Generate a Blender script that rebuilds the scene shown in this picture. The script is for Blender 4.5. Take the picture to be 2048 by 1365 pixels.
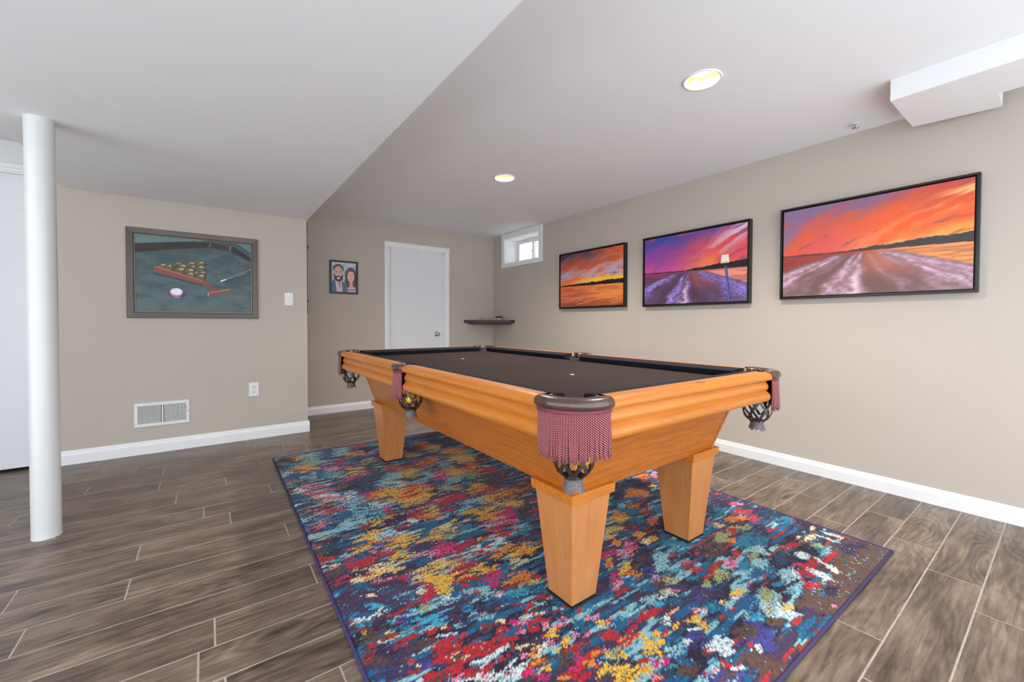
import bpy, bmesh, math, random
import numpy as np
from mathutils import Matrix, Vector

for _o in list(bpy.data.objects):
    bpy.data.objects.remove(_o)
scene = bpy.context.scene
COL = scene.collection
PI = math.pi

# ------------------------------------------------------------------ camera
CAM_H = 1.05
YAW, PITCH, ROLL = 0.634409, 0.018898, 0.002736
_r = Vector((math.cos(YAW), -math.sin(YAW), 0))
_f = Vector((math.sin(YAW) * math.cos(PITCH), math.cos(YAW) * math.cos(PITCH), -math.sin(PITCH)))
_u = _r.cross(_f)
_r2 = _r * math.cos(ROLL) + _u * math.sin(ROLL)
_u2 = -_r * math.sin(ROLL) + _u * math.cos(ROLL)
cam_data = bpy.data.cameras.new('camera')
cam = bpy.data.objects.new('camera', cam_data)
COL.objects.link(cam)
cam.matrix_world = Matrix(((_r2.x, _u2.x, -_f.x, 0), (_r2.y, _u2.y, -_f.y, 0), (_r2.z, _u2.z, -_f.z, CAM_H), (0, 0, 0, 1)))
cam_data.sensor_fit = 'HORIZONTAL'
cam_data.sensor_width = 36.0
cam_data.lens = 828.97 / 2048 * 36.0
cam_data.shift_y = -(682.5 - 661.26) / 2048
cam_data.clip_start = 0.02
scene.camera = cam

# ------------------------------------------------------------------ light and exposure
world = bpy.data.worlds.new('world')
scene.world = world
world.use_nodes = True
world.node_tree.nodes['Background'].inputs[0].default_value = (0.90, 0.97, 1.05, 1)
world.node_tree.nodes['Background'].inputs[1].default_value = 2.2
CAN_POWER = 105.0
CAN_COLOR = (1.0, 0.95, 0.88)
scene.view_settings.view_transform = 'Standard'
scene.view_settings.look = 'None'
scene.view_settings.exposure = 0.55
scene.view_settings.gamma = 1.0
scene.view_settings.use_curve_mapping = False

# ------------------------------------------------------------------ helpers
def lin(c):
    c = c / 255.0
    return c / 12.92 if c <= 0.04045 else ((c + 0.055) / 1.055) ** 2.4
def S(r, g, b):
    return (lin(r), lin(g), lin(b), 1.0)

class NT:
    def __init__(self, name):
        self.m = bpy.data.materials.new(name)
        self.m.use_nodes = True
        self.t = self.m.node_tree
        self.b = self.t.nodes['Principled BSDF']
    def n(self, kind, **kw):
        nd = self.t.nodes.new(kind)
        for k, v in kw.items():
            if k.startswith('i_'):
                nd.inputs[k[2:].replace('_', ' ')].default_value = v
            else:
                setattr(nd, k, v)
        return nd
    def l(self, a, ao, b, bi):
        self.t.links.new(a.outputs[ao], b.inputs[bi])

def ramp(nt, stops):
    r = nt.n('ShaderNodeValToRGB')
    el = r.color_ramp.elements
    while len(el) > 1:
        el.remove(el[-1])
    el[0].position, el[0].color = stops[0]
    for p, c in stops[1:]:
        e = el.new(p)
        e.color = c
    return r

def plain(name, col, rough=0.5, metal=0.0, spec=0.5, vary=0.05, nscale=12.0, bump=0.0, bscale=200.0, coat=0.0):
    nt = NT(name)
    tc = nt.n('ShaderNodeTexCoord')
    nz = nt.n('ShaderNodeTexNoise', i_Scale=nscale, i_Detail=3.0)
    nt.l(tc, 'Object', nz, 'Vector')
    lo = tuple(max(0, c * (1 - vary)) for c in col[:3]) + (1,)
    hi = tuple(min(1, c * (1 + vary)) for c in col[:3]) + (1,)
    rp = ramp(nt, [(0.3, lo), (0.7, hi)])
    nt.l(nz, 'Fac', rp, 'Fac')
    nt.l(rp, 'Color', nt.b, 'Base Color')
    nt.b.inputs['Roughness'].default_value = rough
    nt.b.inputs['Metallic'].default_value = metal
    nt.b.inputs['Specular IOR Level'].default_value = spec
    nt.b.inputs['Coat Weight'].default_value = coat
    nt.b.inputs['Coat Roughness'].default_value = 0.15
    if bump > 0:
        n2 = nt.n('ShaderNodeTexNoise', i_Scale=bscale, i_Detail=2.0)
        nt.l(tc, 'Object', n2, 'Vector')
        bp = nt.n('ShaderNodeBump', i_Strength=bump, i_Distance=0.002)
        nt.l(n2, 'Fac', bp, 'Height')
        nt.l(bp, 'Normal', nt.b, 'Normal')
    return nt.m

def oak(name, axis, dark, mid, light, rough=0.34, figure=0.10):
    nt = NT(name)
    tc = nt.n('ShaderNodeTexCoord')
    sc = [1.0, 1.0, 1.0]
    sc['xyz'.index(axis)] = 0.07
    mp = nt.n('ShaderNodeMapping')
    mp.inputs['Scale'].default_value = sc
    nt.l(tc, 'Object', mp, 'Vector')
    n1 = nt.n('ShaderNodeTexNoise', i_Scale=26.0, i_Detail=5.0, i_Roughness=0.6, i_Distortion=0.8)
    nt.l(mp, 'Vector', n1, 'Vector')
    n2 = nt.n('ShaderNodeTexNoise', i_Scale=210.0, i_Detail=3.0, i_Roughness=0.7)
    nt.l(mp, 'Vector', n2, 'Vector')
    mp3 = nt.n('ShaderNodeMapping')
    s3 = [1.0, 1.0, 1.0]
    s3['xyz'.index(axis)] = 0.22
    mp3.inputs['Scale'].default_value = s3
    nt.l(tc, 'Object', mp3, 'Vector')
    wv = nt.n('ShaderNodeTexWave', wave_type='RINGS', i_Scale=14.0, i_Distortion=9.0, i_Detail=2.5)
    wv.inputs['Detail Scale'].default_value = 1.4
    nt.l(mp3, 'Vector', wv, 'Vector')
    m1 = nt.n('ShaderNodeMix', data_type='FLOAT')
    m1.inputs[0].default_value = figure
    nt.l(n1, 'Fac', m1, 2)
    nt.l(wv, 'Fac', m1, 3)
    m2 = nt.n('ShaderNodeMix', data_type='FLOAT')
    m2.inputs[0].default_value = 0.3
    nt.l(m1, 0, m2, 2)
    nt.l(n2, 'Fac', m2, 3)
    rp = ramp(nt, [(0.22, dark), (0.48, mid), (0.75, light)])
    nt.l(m2, 0, rp, 'Fac')
    nt.l(rp, 'Color', nt.b, 'Base Color')
    nt.b.inputs['Roughness'].default_value = rough
    nt.b.inputs['Coat Weight'].default_value = 0.10
    nt.b.inputs['Coat Roughness'].default_value = 0.2
    return nt.m

def obj(name, bm, m, parent=None, smooth=False, loc=None, rotz=0.0):
    me = bpy.data.meshes.new(name)
    bm.normal_update()
    bm.to_mesh(me)
    bm.free()
    if m is not None:
        me.materials.append(m)
    if smooth:
        for p in me.polygons:
            p.use_smooth = True
    o = bpy.data.objects.new(name, me)
    COL.objects.link(o)
    if parent is not None:
        o.parent = parent
    if loc is not None:
        o.location = loc
    o.rotation_euler.z = rotz
    return o
def empty(name, loc=(0, 0, 0), rotz=0.0):
    o = bpy.data.objects.new(name, None)
    o.empty_display_size = 0.1
    COL.objects.link(o)
    o.location = loc
    o.rotation_euler.z = rotz
    return o
def tag(o, label, cat, group=None):
    o['label'] = label
    o['category'] = cat
    if group:
        o['group'] = group
    return o
def struct(o, label=None):
    o['kind'] = 'structure'
    if label:
        o['label'] = label
    return o

def box(bm, x0, x1, y0, y1, z0, z1, bev=0.0):
    vs = [bm.verts.new((x, y, z)) for z in (z0, z1) for y in (y0, y1) for x in (x0, x1)]
    fs = [(0, 2, 3, 1), (4, 5, 7, 6), (0, 1, 5, 4), (1, 3, 7, 5), (3, 2, 6, 7), (2, 0, 4, 6)]
    faces = [bm.faces.new([vs[i] for i in f]) for f in fs]
    if bev > 0:
        ed = set(e for f in faces for e in f.edges)
        bmesh.ops.bevel(bm, geom=list(ed), offset=bev, segments=2, affect='EDGES', profile=0.6)
def frustum(bm, r0, r1, bev=0.0):
    """r = (x0,x1,y0,y1,z)"""
    vs = []
    for (x0, x1, y0, y1, z) in (r0, r1):
        vs += [bm.verts.new(p) for p in ((x0, y0, z), (x1, y0, z), (x1, y1, z), (x0, y1, z))]
    fs = [(3, 2, 1, 0), (4, 5, 6, 7)] + [(i, (i + 1) % 4, 4 + (i + 1) % 4, 4 + i) for i in range(4)]
    faces = [bm.faces.new([vs[i] for i in f]) for f in fs]
    if bev > 0:
        ed = set(e for f in faces for e in f.edges)
        bmesh.ops.bevel(bm, geom=list(ed), offset=bev, segments=2, affect='EDGES', profile=0.6)
def prism(bm, pts, z0, z1):
    a = [bm.verts.new((x, y, z0)) for x, y in pts]
    b = [bm.verts.new((x, y, z1)) for x, y in pts]
    n = len(pts)
    bm.faces.new(a[::-1])
    bm.faces.new(b)
    for i in range(n):
        bm.faces.new((a[i], a[(i + 1) % n], b[(i + 1) % n], b[i]))
def loft(bm, rings, closed=True, caps=True):
    """rings: list of lists of points (same count)"""
    R = [[bm.verts.new(p) for p in r] for r in rings]
    n = len(R[0])
    for i in range(len(R) - 1):
        for j in range(n if closed else n - 1):
            k = (j + 1) % n
            bm.faces.new((R[i][j], R[i][k], R[i + 1][k], R[i + 1][j]))
    if caps and closed:
        bm.faces.new(R[0][::-1])
        bm.faces.new(R[-1])
    return R
def lathe(bm, prof, n=32, c=(0, 0, 0), axis='z', closed=False):
    rings = []
    for i in range(n):
        a = 2 * PI * i / n
        ring = []
        for r, h in prof:
            if axis == 'z':
                ring.append((c[0] + r * math.cos(a), c[1] + r * math.sin(a), c[2] + h))
            elif axis == 'y':
                ring.append((c[0] + r * math.cos(a), c[1] + h, c[2] + r * math.sin(a)))
            else:
                ring.append((c[0] + h, c[1] + r * math.cos(a), c[2] + r * math.sin(a)))
        rings.append(ring)
    V = [[bm.verts.new(p) for p in r] for r in rings]
    m = len(prof)
    for i in range(n):
        k = (i + 1) % n
        for j in range(m if closed else m - 1):
            jj = (j + 1) % m
            try:
                bm.faces.new((V[i][j], V[k][j], V[k][jj], V[i][jj]))
            except ValueError:
                pass
    bmesh.ops.remove_doubles(bm, verts=bm.verts[:], dist=1e-5)
def fixn(bm):
    bmesh.ops.recalc_face_normals(bm, faces=bm.faces[:])
    return bm
def copy_tree(o, parent=None):
    c = o.copy()
    COL.objects.link(c)
    c.parent = parent
    for ch in list(o.children):
        copy_tree(ch, c)
    return c

# numpy noise used for the woven and printed patterns
def _hash(ix, iy, seed):
    h = (ix.astype(np.int64) * 374761393 + iy.astype(np.int64) * 668265263 + seed * 974634533) & 0x7fffffff
    h = ((h ^ (h >> 13)) * 1274126177) & 0x7fffffff
    h = (h ^ (h >> 16)) & 0xffffff
    return h / float(0xffffff)
def vnoise(x, y, seed=0):
    ix, iy = np.floor(x), np.floor(y)
    fx, fy = x - ix, y - iy
    fx, fy = fx * fx * (3 - 2 * fx), fy * fy * (3 - 2 * fy)
    a, b = _hash(ix, iy, seed), _hash(ix + 1, iy, seed)
    c, d = _hash(ix, iy + 1, seed), _hash(ix + 1, iy + 1, seed)
    return (a * (1 - fx) + b * fx) * (1 - fy) + (c * (1 - fx) + d * fx) * fy
def fbm(x, y, seed=0, octs=4):
    t, amp, s = 0, 0.5, 0
    for k in range(octs):
        t = t + amp * vnoise(x * 2 ** k, y * 2 ** k, seed + 17 * k)
        s += amp
        amp *= 0.5
    return t / s
def sstep(a, b, x):
    t = np.clip((x - a) / (b - a), 0, 1)
    return t * t * (3 - 2 * t)
def tolin(rgb):
    c = np.clip(rgb / 255.0, 0, 1)
    return np.where(c <= 0.04045, c / 12.92, ((c + 0.055) / 1.055) ** 2.4)
def grid_mesh(name, P, rgb, m, parent=None):
    """P: (ny,nx,3) points, rgb: (ny,nx,3) 0..255"""
    ny, nx = P.shape[:2]
    me = bpy.data.meshes.new(name)
    idx = np.arange(ny * nx).reshape(ny, nx)
    q = np.stack([idx[:-1, :-1], idx[:-1, 1:], idx[1:, 1:], idx[1:, :-1]], -1).reshape(-1, 4)
    me.vertices.add(ny * nx)
    me.vertices.foreach_set('co', P.reshape(-1).astype(np.float32))
    me.loops.add(q.size)
    me.loops.foreach_set('vertex_index', q.reshape(-1).astype(np.int32))
    me.polygons.add(len(q))
    me.polygons.foreach_set('loop_start', (np.arange(len(q)) * 4).astype(np.int32))
    me.polygons.foreach_set('loop_total', np.full(len(q), 4, np.int32))
    me.update(calc_edges=True)
    ca = me.color_attributes.new('tint', 'FLOAT_COLOR', 'POINT')
    col = np.ones((ny * nx, 4), np.float32)
    col[:, :3] = tolin(rgb.reshape(-1, 3))
    ca.data.foreach_set('color', col.reshape(-1))
    me.materials.append(m)
    o = bpy.data.objects.new(name, me)
    COL.objects.link(o)
    if parent is not None:
        o.parent = parent
    return o
def tint_mat(name, rough, spec=0.3, speck=0.0, sscale=900.0, sheen=0.0, coat=0.0):
    nt = NT(name)
    at = nt.n('ShaderNodeAttribute', attribute_name='tint')
    if speck > 0:
        tc = nt.n('ShaderNodeTexCoord')
        nz = nt.n('ShaderNodeTexNoise', i_Scale=sscale, i_Detail=1.0)
        nt.l(tc, 'Object', nz, 'Vector')
        rp = ramp(nt, [(0.3, (1 - speck,) * 3 + (1,)), (0.7, (1 + speck,) * 3 + (1,))])
        nt.l(nz, 'Fac', rp, 'Fac')
        mx = nt.n('ShaderNodeMix', data_type='RGBA', blend_type='MULTIPLY')
        mx.inputs[0].default_value = 1.0
        nt.l(at, 'Color', mx, 6)
        nt.l(rp, 'Color', mx, 7)
        nt.l(mx, 2, nt.b, 'Base Color')
    else:
        nt.l(at, 'Color', nt.b, 'Base Color')
    nt.b.inputs['Roughness'].default_value = rough
    nt.b.inputs['Specular IOR Level'].default_value = spec
    nt.b.inputs['Sheen Weight'].default_value = sheen
    nt.b.inputs['Coat Weight'].default_value = coat
    return nt.m

# ------------------------------------------------------------------ materials
M = {}
M['wall'] = plain('wall_paint_greige', S(192, 182, 170), 0.75, spec=0.25, vary=0.012, nscale=2.5, bump=0.08, bscale=260)
M['white_wall'] = plain('wall_paint_white', S(226, 226, 226), 0.7, spec=0.3, vary=0.01, bump=0.05)
M['ceiling'] = plain('ceiling_paint', S(242, 242, 243), 0.85, spec=0.2, vary=0.008, nscale=3, bump=0.05, bscale=180)
M['trim'] = plain('trim_enamel', S(238, 238, 238), 0.35, vary=0.01)
M['door'] = plain('door_enamel', S(230, 231, 233), 0.45, vary=0.01, nscale=4)
M['plastic'] = plain('white_plastic', S(232, 231, 228), 0.35, vary=0.02)
M['slot'] = plain('dark_slot', S(50, 48, 48), 0.6)
M['column'] = plain('column_paint', S(210, 210, 209), 0.32, vary=0.015, nscale=8, bump=0.25, bscale=40)
M['grout'] = plain('grout', S(168, 158, 148), 0.85, vary=0.12, nscale=30)
M['black_frame'] = plain('black_frame', S(22, 20, 20), 0.35, vary=0.1)
M['canvas_edge'] = plain('canvas_edge', S(120, 52, 48), 0.7, vary=0.25, nscale=8)
M['bronze_frame'] = plain('bronze_frame', S(88, 79, 71), 0.35, metal=0.2, vary=0.12, nscale=3)
M['fillet'] = plain('frame_fillet', S(128, 116, 102), 0.35, metal=0.4, vary=0.1)
M['espresso'] = plain('espresso_wood', S(44, 32, 26), 0.4, vary=0.2, nscale=20)
M['tan'] = plain('tan_wood', S(150, 134, 112), 0.5, vary=0.12, nscale=25)
M['chrome'] = plain('chrome', S(200, 200, 205), 0.12, metal=1.0, vary=0.03)
M['leather'] = plain('pocket_leather', S(74, 50, 42), 0.24, spec=0.6, vary=0.2, nscale=40, bump=0.12, bscale=400, coat=0.4)
M['net'] = plain('net_leather', S(52, 44, 42), 0.3, spec=0.6, vary=0.3, nscale=60, coat=0.2)
M['fray'] = plain('frayed_leather', S(104, 98, 96), 0.6, vary=0.35, nscale=150)
M['throat'] = plain('pocket_throat', S(16, 12, 11), 0.7)
M['foot'] = plain('black_foot', S(14, 13, 13), 0.6)
M['cloth'] = plain('bed_cloth', S(54, 45, 43), 0.95, spec=0.1, vary=0.16, nscale=420, bump=0.2, bscale=900)
M['cushion_cloth'] = plain('cushion_cloth', S(38, 39, 45), 0.9, spec=0.12, vary=0.2, nscale=300)
M['chalk'] = plain('white_mark', S(205, 200, 198), 0.8)
M['plate'] = plain('rail_plate', S(150, 104, 66), 0.35, vary=0.2, nscale=60)
M['gold'] = plain('gold_reflector', S(232, 178, 96), 0.28, metal=0.9, vary=0.06)
M['oak_x'] = oak('oak_long_x', 'x', S(164, 86, 20), S(196, 116, 36), S(212, 134, 52))
M['oak_y'] = oak('oak_long_y', 'y', S(164, 86, 20), S(196, 116, 36), S(212, 134, 52))
M['oak_px'] = oak('oak_panel_x', 'x', S(150, 78, 20), S(182, 102, 30), S(198, 118, 42), figure=0.22)
M['oak_py'] = oak('oak_panel_y', 'y', S(150, 78, 20), S(182, 102, 30), S(198, 118, 42), figure=0.22)
M['oak_z'] = oak('oak_leg', 'z', S(180, 110, 56), S(196, 128, 72), S(208, 142, 86), figure=0.06)
M['oak_end'] = plain('oak_end_grain', S(232, 190, 140), 0.5, vary=0.08, nscale=60)

def emission(name, col, strength):
    nt = NT(name)
    nt.b.inputs['Emission Color'].default_value = col
    nt.b.inputs['Emission Strength'].default_value = strength
    nt.b.inputs['Base Color'].default_value = col
    return nt.m
M['bulb'] = emission('lamp_bulb', (1.0, 0.9, 0.74, 1), 9.0)
def glass(name):
    nt = NT(name)
    tr = nt.n('ShaderNodeBsdfTransparent')
    gl = nt.n('ShaderNodeBsdfGlossy', i_Roughness=0.03)
    mx = nt.n('ShaderNodeMixShader')
    mx.inputs[0].default_value = 0.07
    nt.l(tr, 'BSDF', mx, 1)
    nt.l(gl, 'BSDF', mx, 2)
    nt.l(mx, 'Shader', nt.t.nodes['Material Output'], 'Surface')
    return nt.m
M['glass'] = glass('window_glass')

def plank_mat():
    nt = NT('wood_look_tile')
    tc = nt.n('ShaderNodeTexCoord')
    oi = nt.n('ShaderNodeObjectInfo')
    mul = nt.n('ShaderNodeMath', operation='MULTIPLY')
    mul.inputs[1].default_value = 37.0
    nt.l(oi, 'Random', mul, 0)
    cmb = nt.n('ShaderNodeCombineXYZ')
    nt.l(mul, 0, cmb, 'X')
    nt.l(mul, 0, cmb, 'Y')
    nt.l(mul, 0, cmb, 'Z')
    add = nt.n('ShaderNodeVectorMath', operation='ADD')
    nt.l(tc, 'Object', add, 0)
    nt.l(cmb, 'Vector', add, 1)
    mp = nt.n('ShaderNodeMapping')
    mp.inputs['Scale'].default_value = (0.09, 1, 1)
    nt.l(add, 'Vector', mp, 'Vector')
    grain = nt.n('ShaderNodeTexNoise', i_Scale=55.0, i_Detail=6.0, i_Roughness=0.65, i_Distortion=0.7)
    nt.l(mp, 'Vector', grain, 'Vector')
    mp2 = nt.n('ShaderNodeMapping')
    mp2.inputs['Scale'].default_value = (0.35, 1, 1)
    nt.l(add, 'Vector', mp2, 'Vector')
    blot = nt.n('ShaderNodeTexNoise', i_Scale=7.0, i_Detail=4.0, i_Roughness=0.6, i_Distortion=0.5)
    nt.l(mp2, 'Vector', blot, 'Vector')
    # growth-ring contour lines, strong on some planks and absent on others
    mp3 = nt.n('ShaderNodeMapping')
    mp3.inputs['Scale'].default_value = (0.22, 1, 1)
    nt.l(add, 'Vector', mp3, 'Vector')
    hill = nt.n('ShaderNodeTexNoise', i_Scale=5.5, i_Detail=1.5, i_Roughness=0.4)
    nt.l(mp3, 'Vector', hill, 'Vector')
    hm = nt.n('ShaderNodeMath', operation='MULTIPLY')
    hm.inputs[1].default_value = 130.0
    nt.l(hill, 'Fac', hm, 0)
    hs_ = nt.n('ShaderNodeMath', operation='SINE')
    nt.l(hm, 0, hs_, 0)
    wv = nt.n('ShaderNodeMapRange')
    wv.inputs['From Min'].default_value = -1.0
    nt.l(hs_, 0, wv, 'Value')
    amt = nt.n('ShaderNodeMapRange')
    amt.inputs['From Min'].default_value = 0.35
    amt.inputs['To Min'].default_value = 0.015
    amt.inputs['To Max'].default_value = 0.085
    fr_ = nt.n('ShaderNodeMath', operation='FRACT')
    nt.l(mul, 0, fr_, 0)
    nt.l(fr_, 0, amt, 'Value')
    m1 = nt.n('ShaderNodeMix', data_type='FLOAT')
    m1.inputs[0].default_value = 0.5
    nt.l(grain, 'Fac', m1, 2)
    nt.l(blot, 'Fac', m1, 3)
    m2 = nt.n('ShaderNodeMix', data_type='FLOAT')
    nt.l(amt, 'Result', m2, 0)
    nt.l(m1, 0, m2, 2)
    nt.l(wv, 'Result', m2, 3)
    rp = ramp(nt, [(0.33, S(52, 43, 37)), (0.43, S(86, 72, 62)), (0.52, S(113, 96, 82)), (0.66, S(146, 130, 114))])
    nt.l(m2, 0, rp, 'Fac')
    hsv = nt.n('ShaderNodeHueSaturation')
    mr = nt.n('ShaderNodeMapRange')
    mr.inputs['To Min'].default_value = 0.84
    mr.inputs['To Max'].default_value = 1.14
    nt.l(oi, 'Random', mr, 'Value')
    nt.l(mr, 'Result', hsv, 'Value')
    nt.l(rp, 'Color', hsv, 'Color')
    nt.l(hsv, 'Color', nt.b, 'Base Color')
    rr = nt.n('ShaderNodeMapRange')
    rr.inputs['To Min'].default_value = 0.26
    rr.inputs['To Max'].default_value = 0.46
    nt.l(blot, 'Fac', rr, 'Value')
    nt.l(rr, 'Result', nt.b, 'Roughness')
    bp = nt.n('ShaderNodeBump', i_Strength=0.12, i_Distance=0.001)
    nt.l(grain, 'Fac', bp, 'Height')
    nt.l(bp, 'Normal', nt.b, 'Normal')
    return nt.m
M['plank'] = plank_mat()

# ------------------------------------------------------------------ room shell
XR, YB, YP, ZC, ZS = 3.397, 5.080, 4.354, 2.287, 2.020
XL, YF = -2.45, -1.0
PX0, PX1 = -0.93, 0.772          # greige partition wall
SX0, SX1 = -0.815, 0.776         # dropped soffit

# floor: recessed grout bed with single wood-look planks
bm = bmesh.new()
box(bm, XL - .15, XR, YF, YP, -0.12, -0.0009)
box(bm, PX1, XR, YP, YB + .1, -0.12, -0.0009)
floor = struct(obj('floor', bm, M['grout']))
PL, PITCHY, GAP = 0.918, 0.159, 0.0055
JOINTS = {24: -.601, 23: -.413, 22: -.254, 21: -.609, 20: -.254, 19: -.827, 18: -.157, 17: .312, 16: -.024, 15: .091,
          14: -.26, 13: .315, 12: -.26, 11: -.507, 10: .349, 8: -.031, 7: 2.788, 6: .317, 4: 2.935, 2: 2.978, 1: 2.707,
          0: 2.477, -1: 2.249}
def plank_mesh(L, W):
    b = bmesh.new()
    frustum(b, (0, L, 0, W, -0.009), (0, L, 0, W, -0.0006))
    bmesh.ops.delete(b, geom=[f for f in b.faces if abs(f.normal.z) > .9 or abs(f.calc_center_median().z + 0.009) < 1e-4], context='FACES_ONLY')
    top = [v for v in b.verts if v.co.z > -0.003]
    order = [(0, 0), (1, 0), (1, 1), (0, 1)]
    tv = [min(top, key=lambda v: (v.co.x - L * i) ** 2 + (v.co.y - W * j) ** 2) for i, j in order]
    iv = [b.verts.new((0.0006 + (L - 0.0012) * i, 0.0006 + (W - 0.0012) * j, 0)) for i, j in order]
    for i in range(4):
        b.faces.new((tv[i], tv[(i + 1) % 4], iv[(i + 1) % 4], iv[i]))
    b.faces.new(iv)
    me = bpy.data.meshes.new('plank')
    b.to_mesh(me)
    b.free()
    me.materials.append(M['plank'])
    return me
_pm = {}
random.seed(5)
for row in range(-7, 31):
    y0 = 0.2 + PITCHY * row
    if y0 < YF:
        continue
    y1 = y0 + PITCHY
    x0, x1 = (-2.35, XR - .002) if y1 <= YP + .03 else (PX1 + .004, XR - .002)
    if y0 > YB:
        continue
    w = min(y1, YB - .002 if y1 > YB else y1) - y0 - GAP
    if y1 > YP and y0 < YP:
        x0, x1 = -2.35, XR - .002
    if w < 0.02:
        continue
    j = JOINTS.get(row, random.uniform(0, PL))
    k = math.floor((x0 - j) / PL)
    a = j + k * PL
    while a < x1:
        s, e = max(a, x0), min(a + PL, x1)
        if y1 > YP and y0 < YP and e <= PX1:
            pass
        if e - s > 0.03:
            key = (round(e - s, 3), round(w, 3))
            if key not in _pm:
                _pm[key] = plank_mesh(e - s - GAP, w)
            p = bpy.data.objects.new('plank', _pm[key])
            COL.objects.link(p)
            p.parent = floor
            p.location = (s + GAP / 2, y0 + GAP / 2, 0)
        a += PL

# right wall with the basement window opening
WY0, WY1, WZ0, WZ1 = 4.030, 4.790, 1.872, 2.222
bm = bmesh.new()
box(bm, XR, XR + .26, YF, WY0, -.12, ZC + .1)
box(bm, XR, XR + .26, WY1, YB + .15, -.12, ZC + .1)
box(bm, XR, XR + .26, WY0, WY1, -.12, WZ0)
box(bm, XR, XR + .26, WY0, WY1, WZ1, ZC + .1)
struct(obj('wall_right', bm, M['wall']))
# back wall with the door opening
DX0, DX1, DZ = 1.832, 2.610, 1.990
bm = bmesh.new()
box(bm, PX1 - .1, DX0, YB, YB + .12, -.12, ZC + .1)
box(bm, DX1, XR, YB, YB + .12, -.12, ZC + .1)
box(bm, DX0, DX1, YB, YB + .12, DZ, ZC + .1)
struct(obj('wall_back', bm, M['wall']))
# partition with the framed painting
bm = bmesh.new()
box(bm, PX0, PX1, YP, YB, -.12, ZC + .1)
struct(obj('wall_left', bm, M['wall']))
# white closet wall beyond the column
CX0, CX1, CZ = -2.25, -0.992, 2.075
bm = bmesh.new()
box(bm, XL, CX0, YP, YP + .12, -.12, ZC + .1)
box(bm, CX1, PX0, YP, YP + .12, -.12, ZC + .1)
box(bm, CX0, CX1, YP, YP + .12, CZ, ZC + .1)
struct(obj('wall_closet', bm, M['white_wall']))
bm = bmesh.new()
box(bm, XL - .15, XL, 2.7, YP + .12, -.12, ZC + .1)  # unseen panel, added to cut daylight from the left on closet door and column
struct(obj('added_side_blocker', bm, M['wall']))

# ceiling with round cut-outs for the recessed lamps
CANS = [(2.040, 1.146), (2.060, 2.912)]
def ceiling_mesh():
    b = bmesh.new()
    hs, rh, n = 0.14, 0.079, 32
    xs = sorted(set([XL - .15, XR + .26] + [round(c[0] + s, 4) for c in CANS for s in (-hs, hs)]))
    ys = sorted(set([YF, YB + .12] + [round(c[1] + s, 4) for c in CANS for s in (-hs, hs)]))
    # x cuts vary slightly between cans: handle each row of cells separately
    def quad(x0, x1, y0, y1):
        b.faces.new([b.verts.new(p) for p in ((x0, y0, ZC), (x0, y1, ZC), (x1, y1, ZC), (x1, y0, ZC))])
    for yi in range(len(ys) - 1):
        y0, y1 = ys[yi], ys[yi + 1]
        can = [c for c in CANS if abs(c[1] - (y0 + y1) / 2) < .02 and y1 - y0 < .3]
        if not can:
            quad(XL - .15, XR + .26, y0, y1)
            continue
        cx, cy = can[0]
        quad(XL - .15, cx - hs, y0, y1)
        quad(cx + hs, XR + .26, y0, y1)
        inner, outer = [], []
        for i in range(n):
            a = 2 * PI * i / n
            ca, sa = math.cos(a), math.sin(a)
            k = hs / max(abs(ca), abs(sa))
            inner.append(b.verts.new((cx + rh * ca, cy + rh * sa, ZC)))
            outer.append(b.verts.new((cx + k * ca, cy + k * sa, ZC)))
        for i in range(n):
            k = (i + 1) % n
            b.faces.new((inner[i], inner[k], outer[k], outer[i]))
    for f in b.faces:
        f.normal_update()
        if f.normal.z > 0:
            f.normal_flip()
    # slab above
    box(b, XL - .15, XR + .26, YF, YB + .12, ZC + .16, ZC + .24)
    return b
struct(obj('ceiling', ceiling_mesh(), M['ceiling']))
bm = bmesh.new()
box(bm, SX0, SX1, YF, YP - .001, ZS, ZC, bev=0.004)
struct(obj('soffit', bm, M['ceiling'], None), 'wide dropped white soffit running from the partition wall')
bm = bmesh.new()
prism(bm, [(2.808, .577), (2.795, YF), (3.125, YF), (3.138, .242), (3.338, .243), (3.278, .573)], 2.181, ZC)
struct(obj('bulkhead', fixn(bm), M['trim']), 'small white boxed bulkhead under the ceiling by the right wall')

# baseboards: moulded profile
BPROF = [(0, 0), (.0135, 0), (.0135, .062), (.011, .070), (.0075, .076), (.0065, .086), (.003, .092), (0, .093)]
def baseboard(name, p0, p1, nrm, k=1.0):
    b = bmesh.new()
    loft(b, [[(p[0] + nrm[0] * d, p[1] + nrm[1] * d, z * k) for d, z in BPROF] for p in (p0, p1)])
    return struct(obj(name, fixn(b), M['trim']))
baseboard('baseboard_right', (XR, YF), (XR, YB), (-1, 0))
baseboard('baseboard_back', (PX1, YB), (1.772, YB), (0, -1), 1.0)
baseboard('baseboard_corner', (2.67, YB), (XR - .014, YB), (0, -1), 1.0)
baseboard('baseboard_left', (PX0, YP), (PX1 + .014, YP), (0, -1), 1.1)

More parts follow.
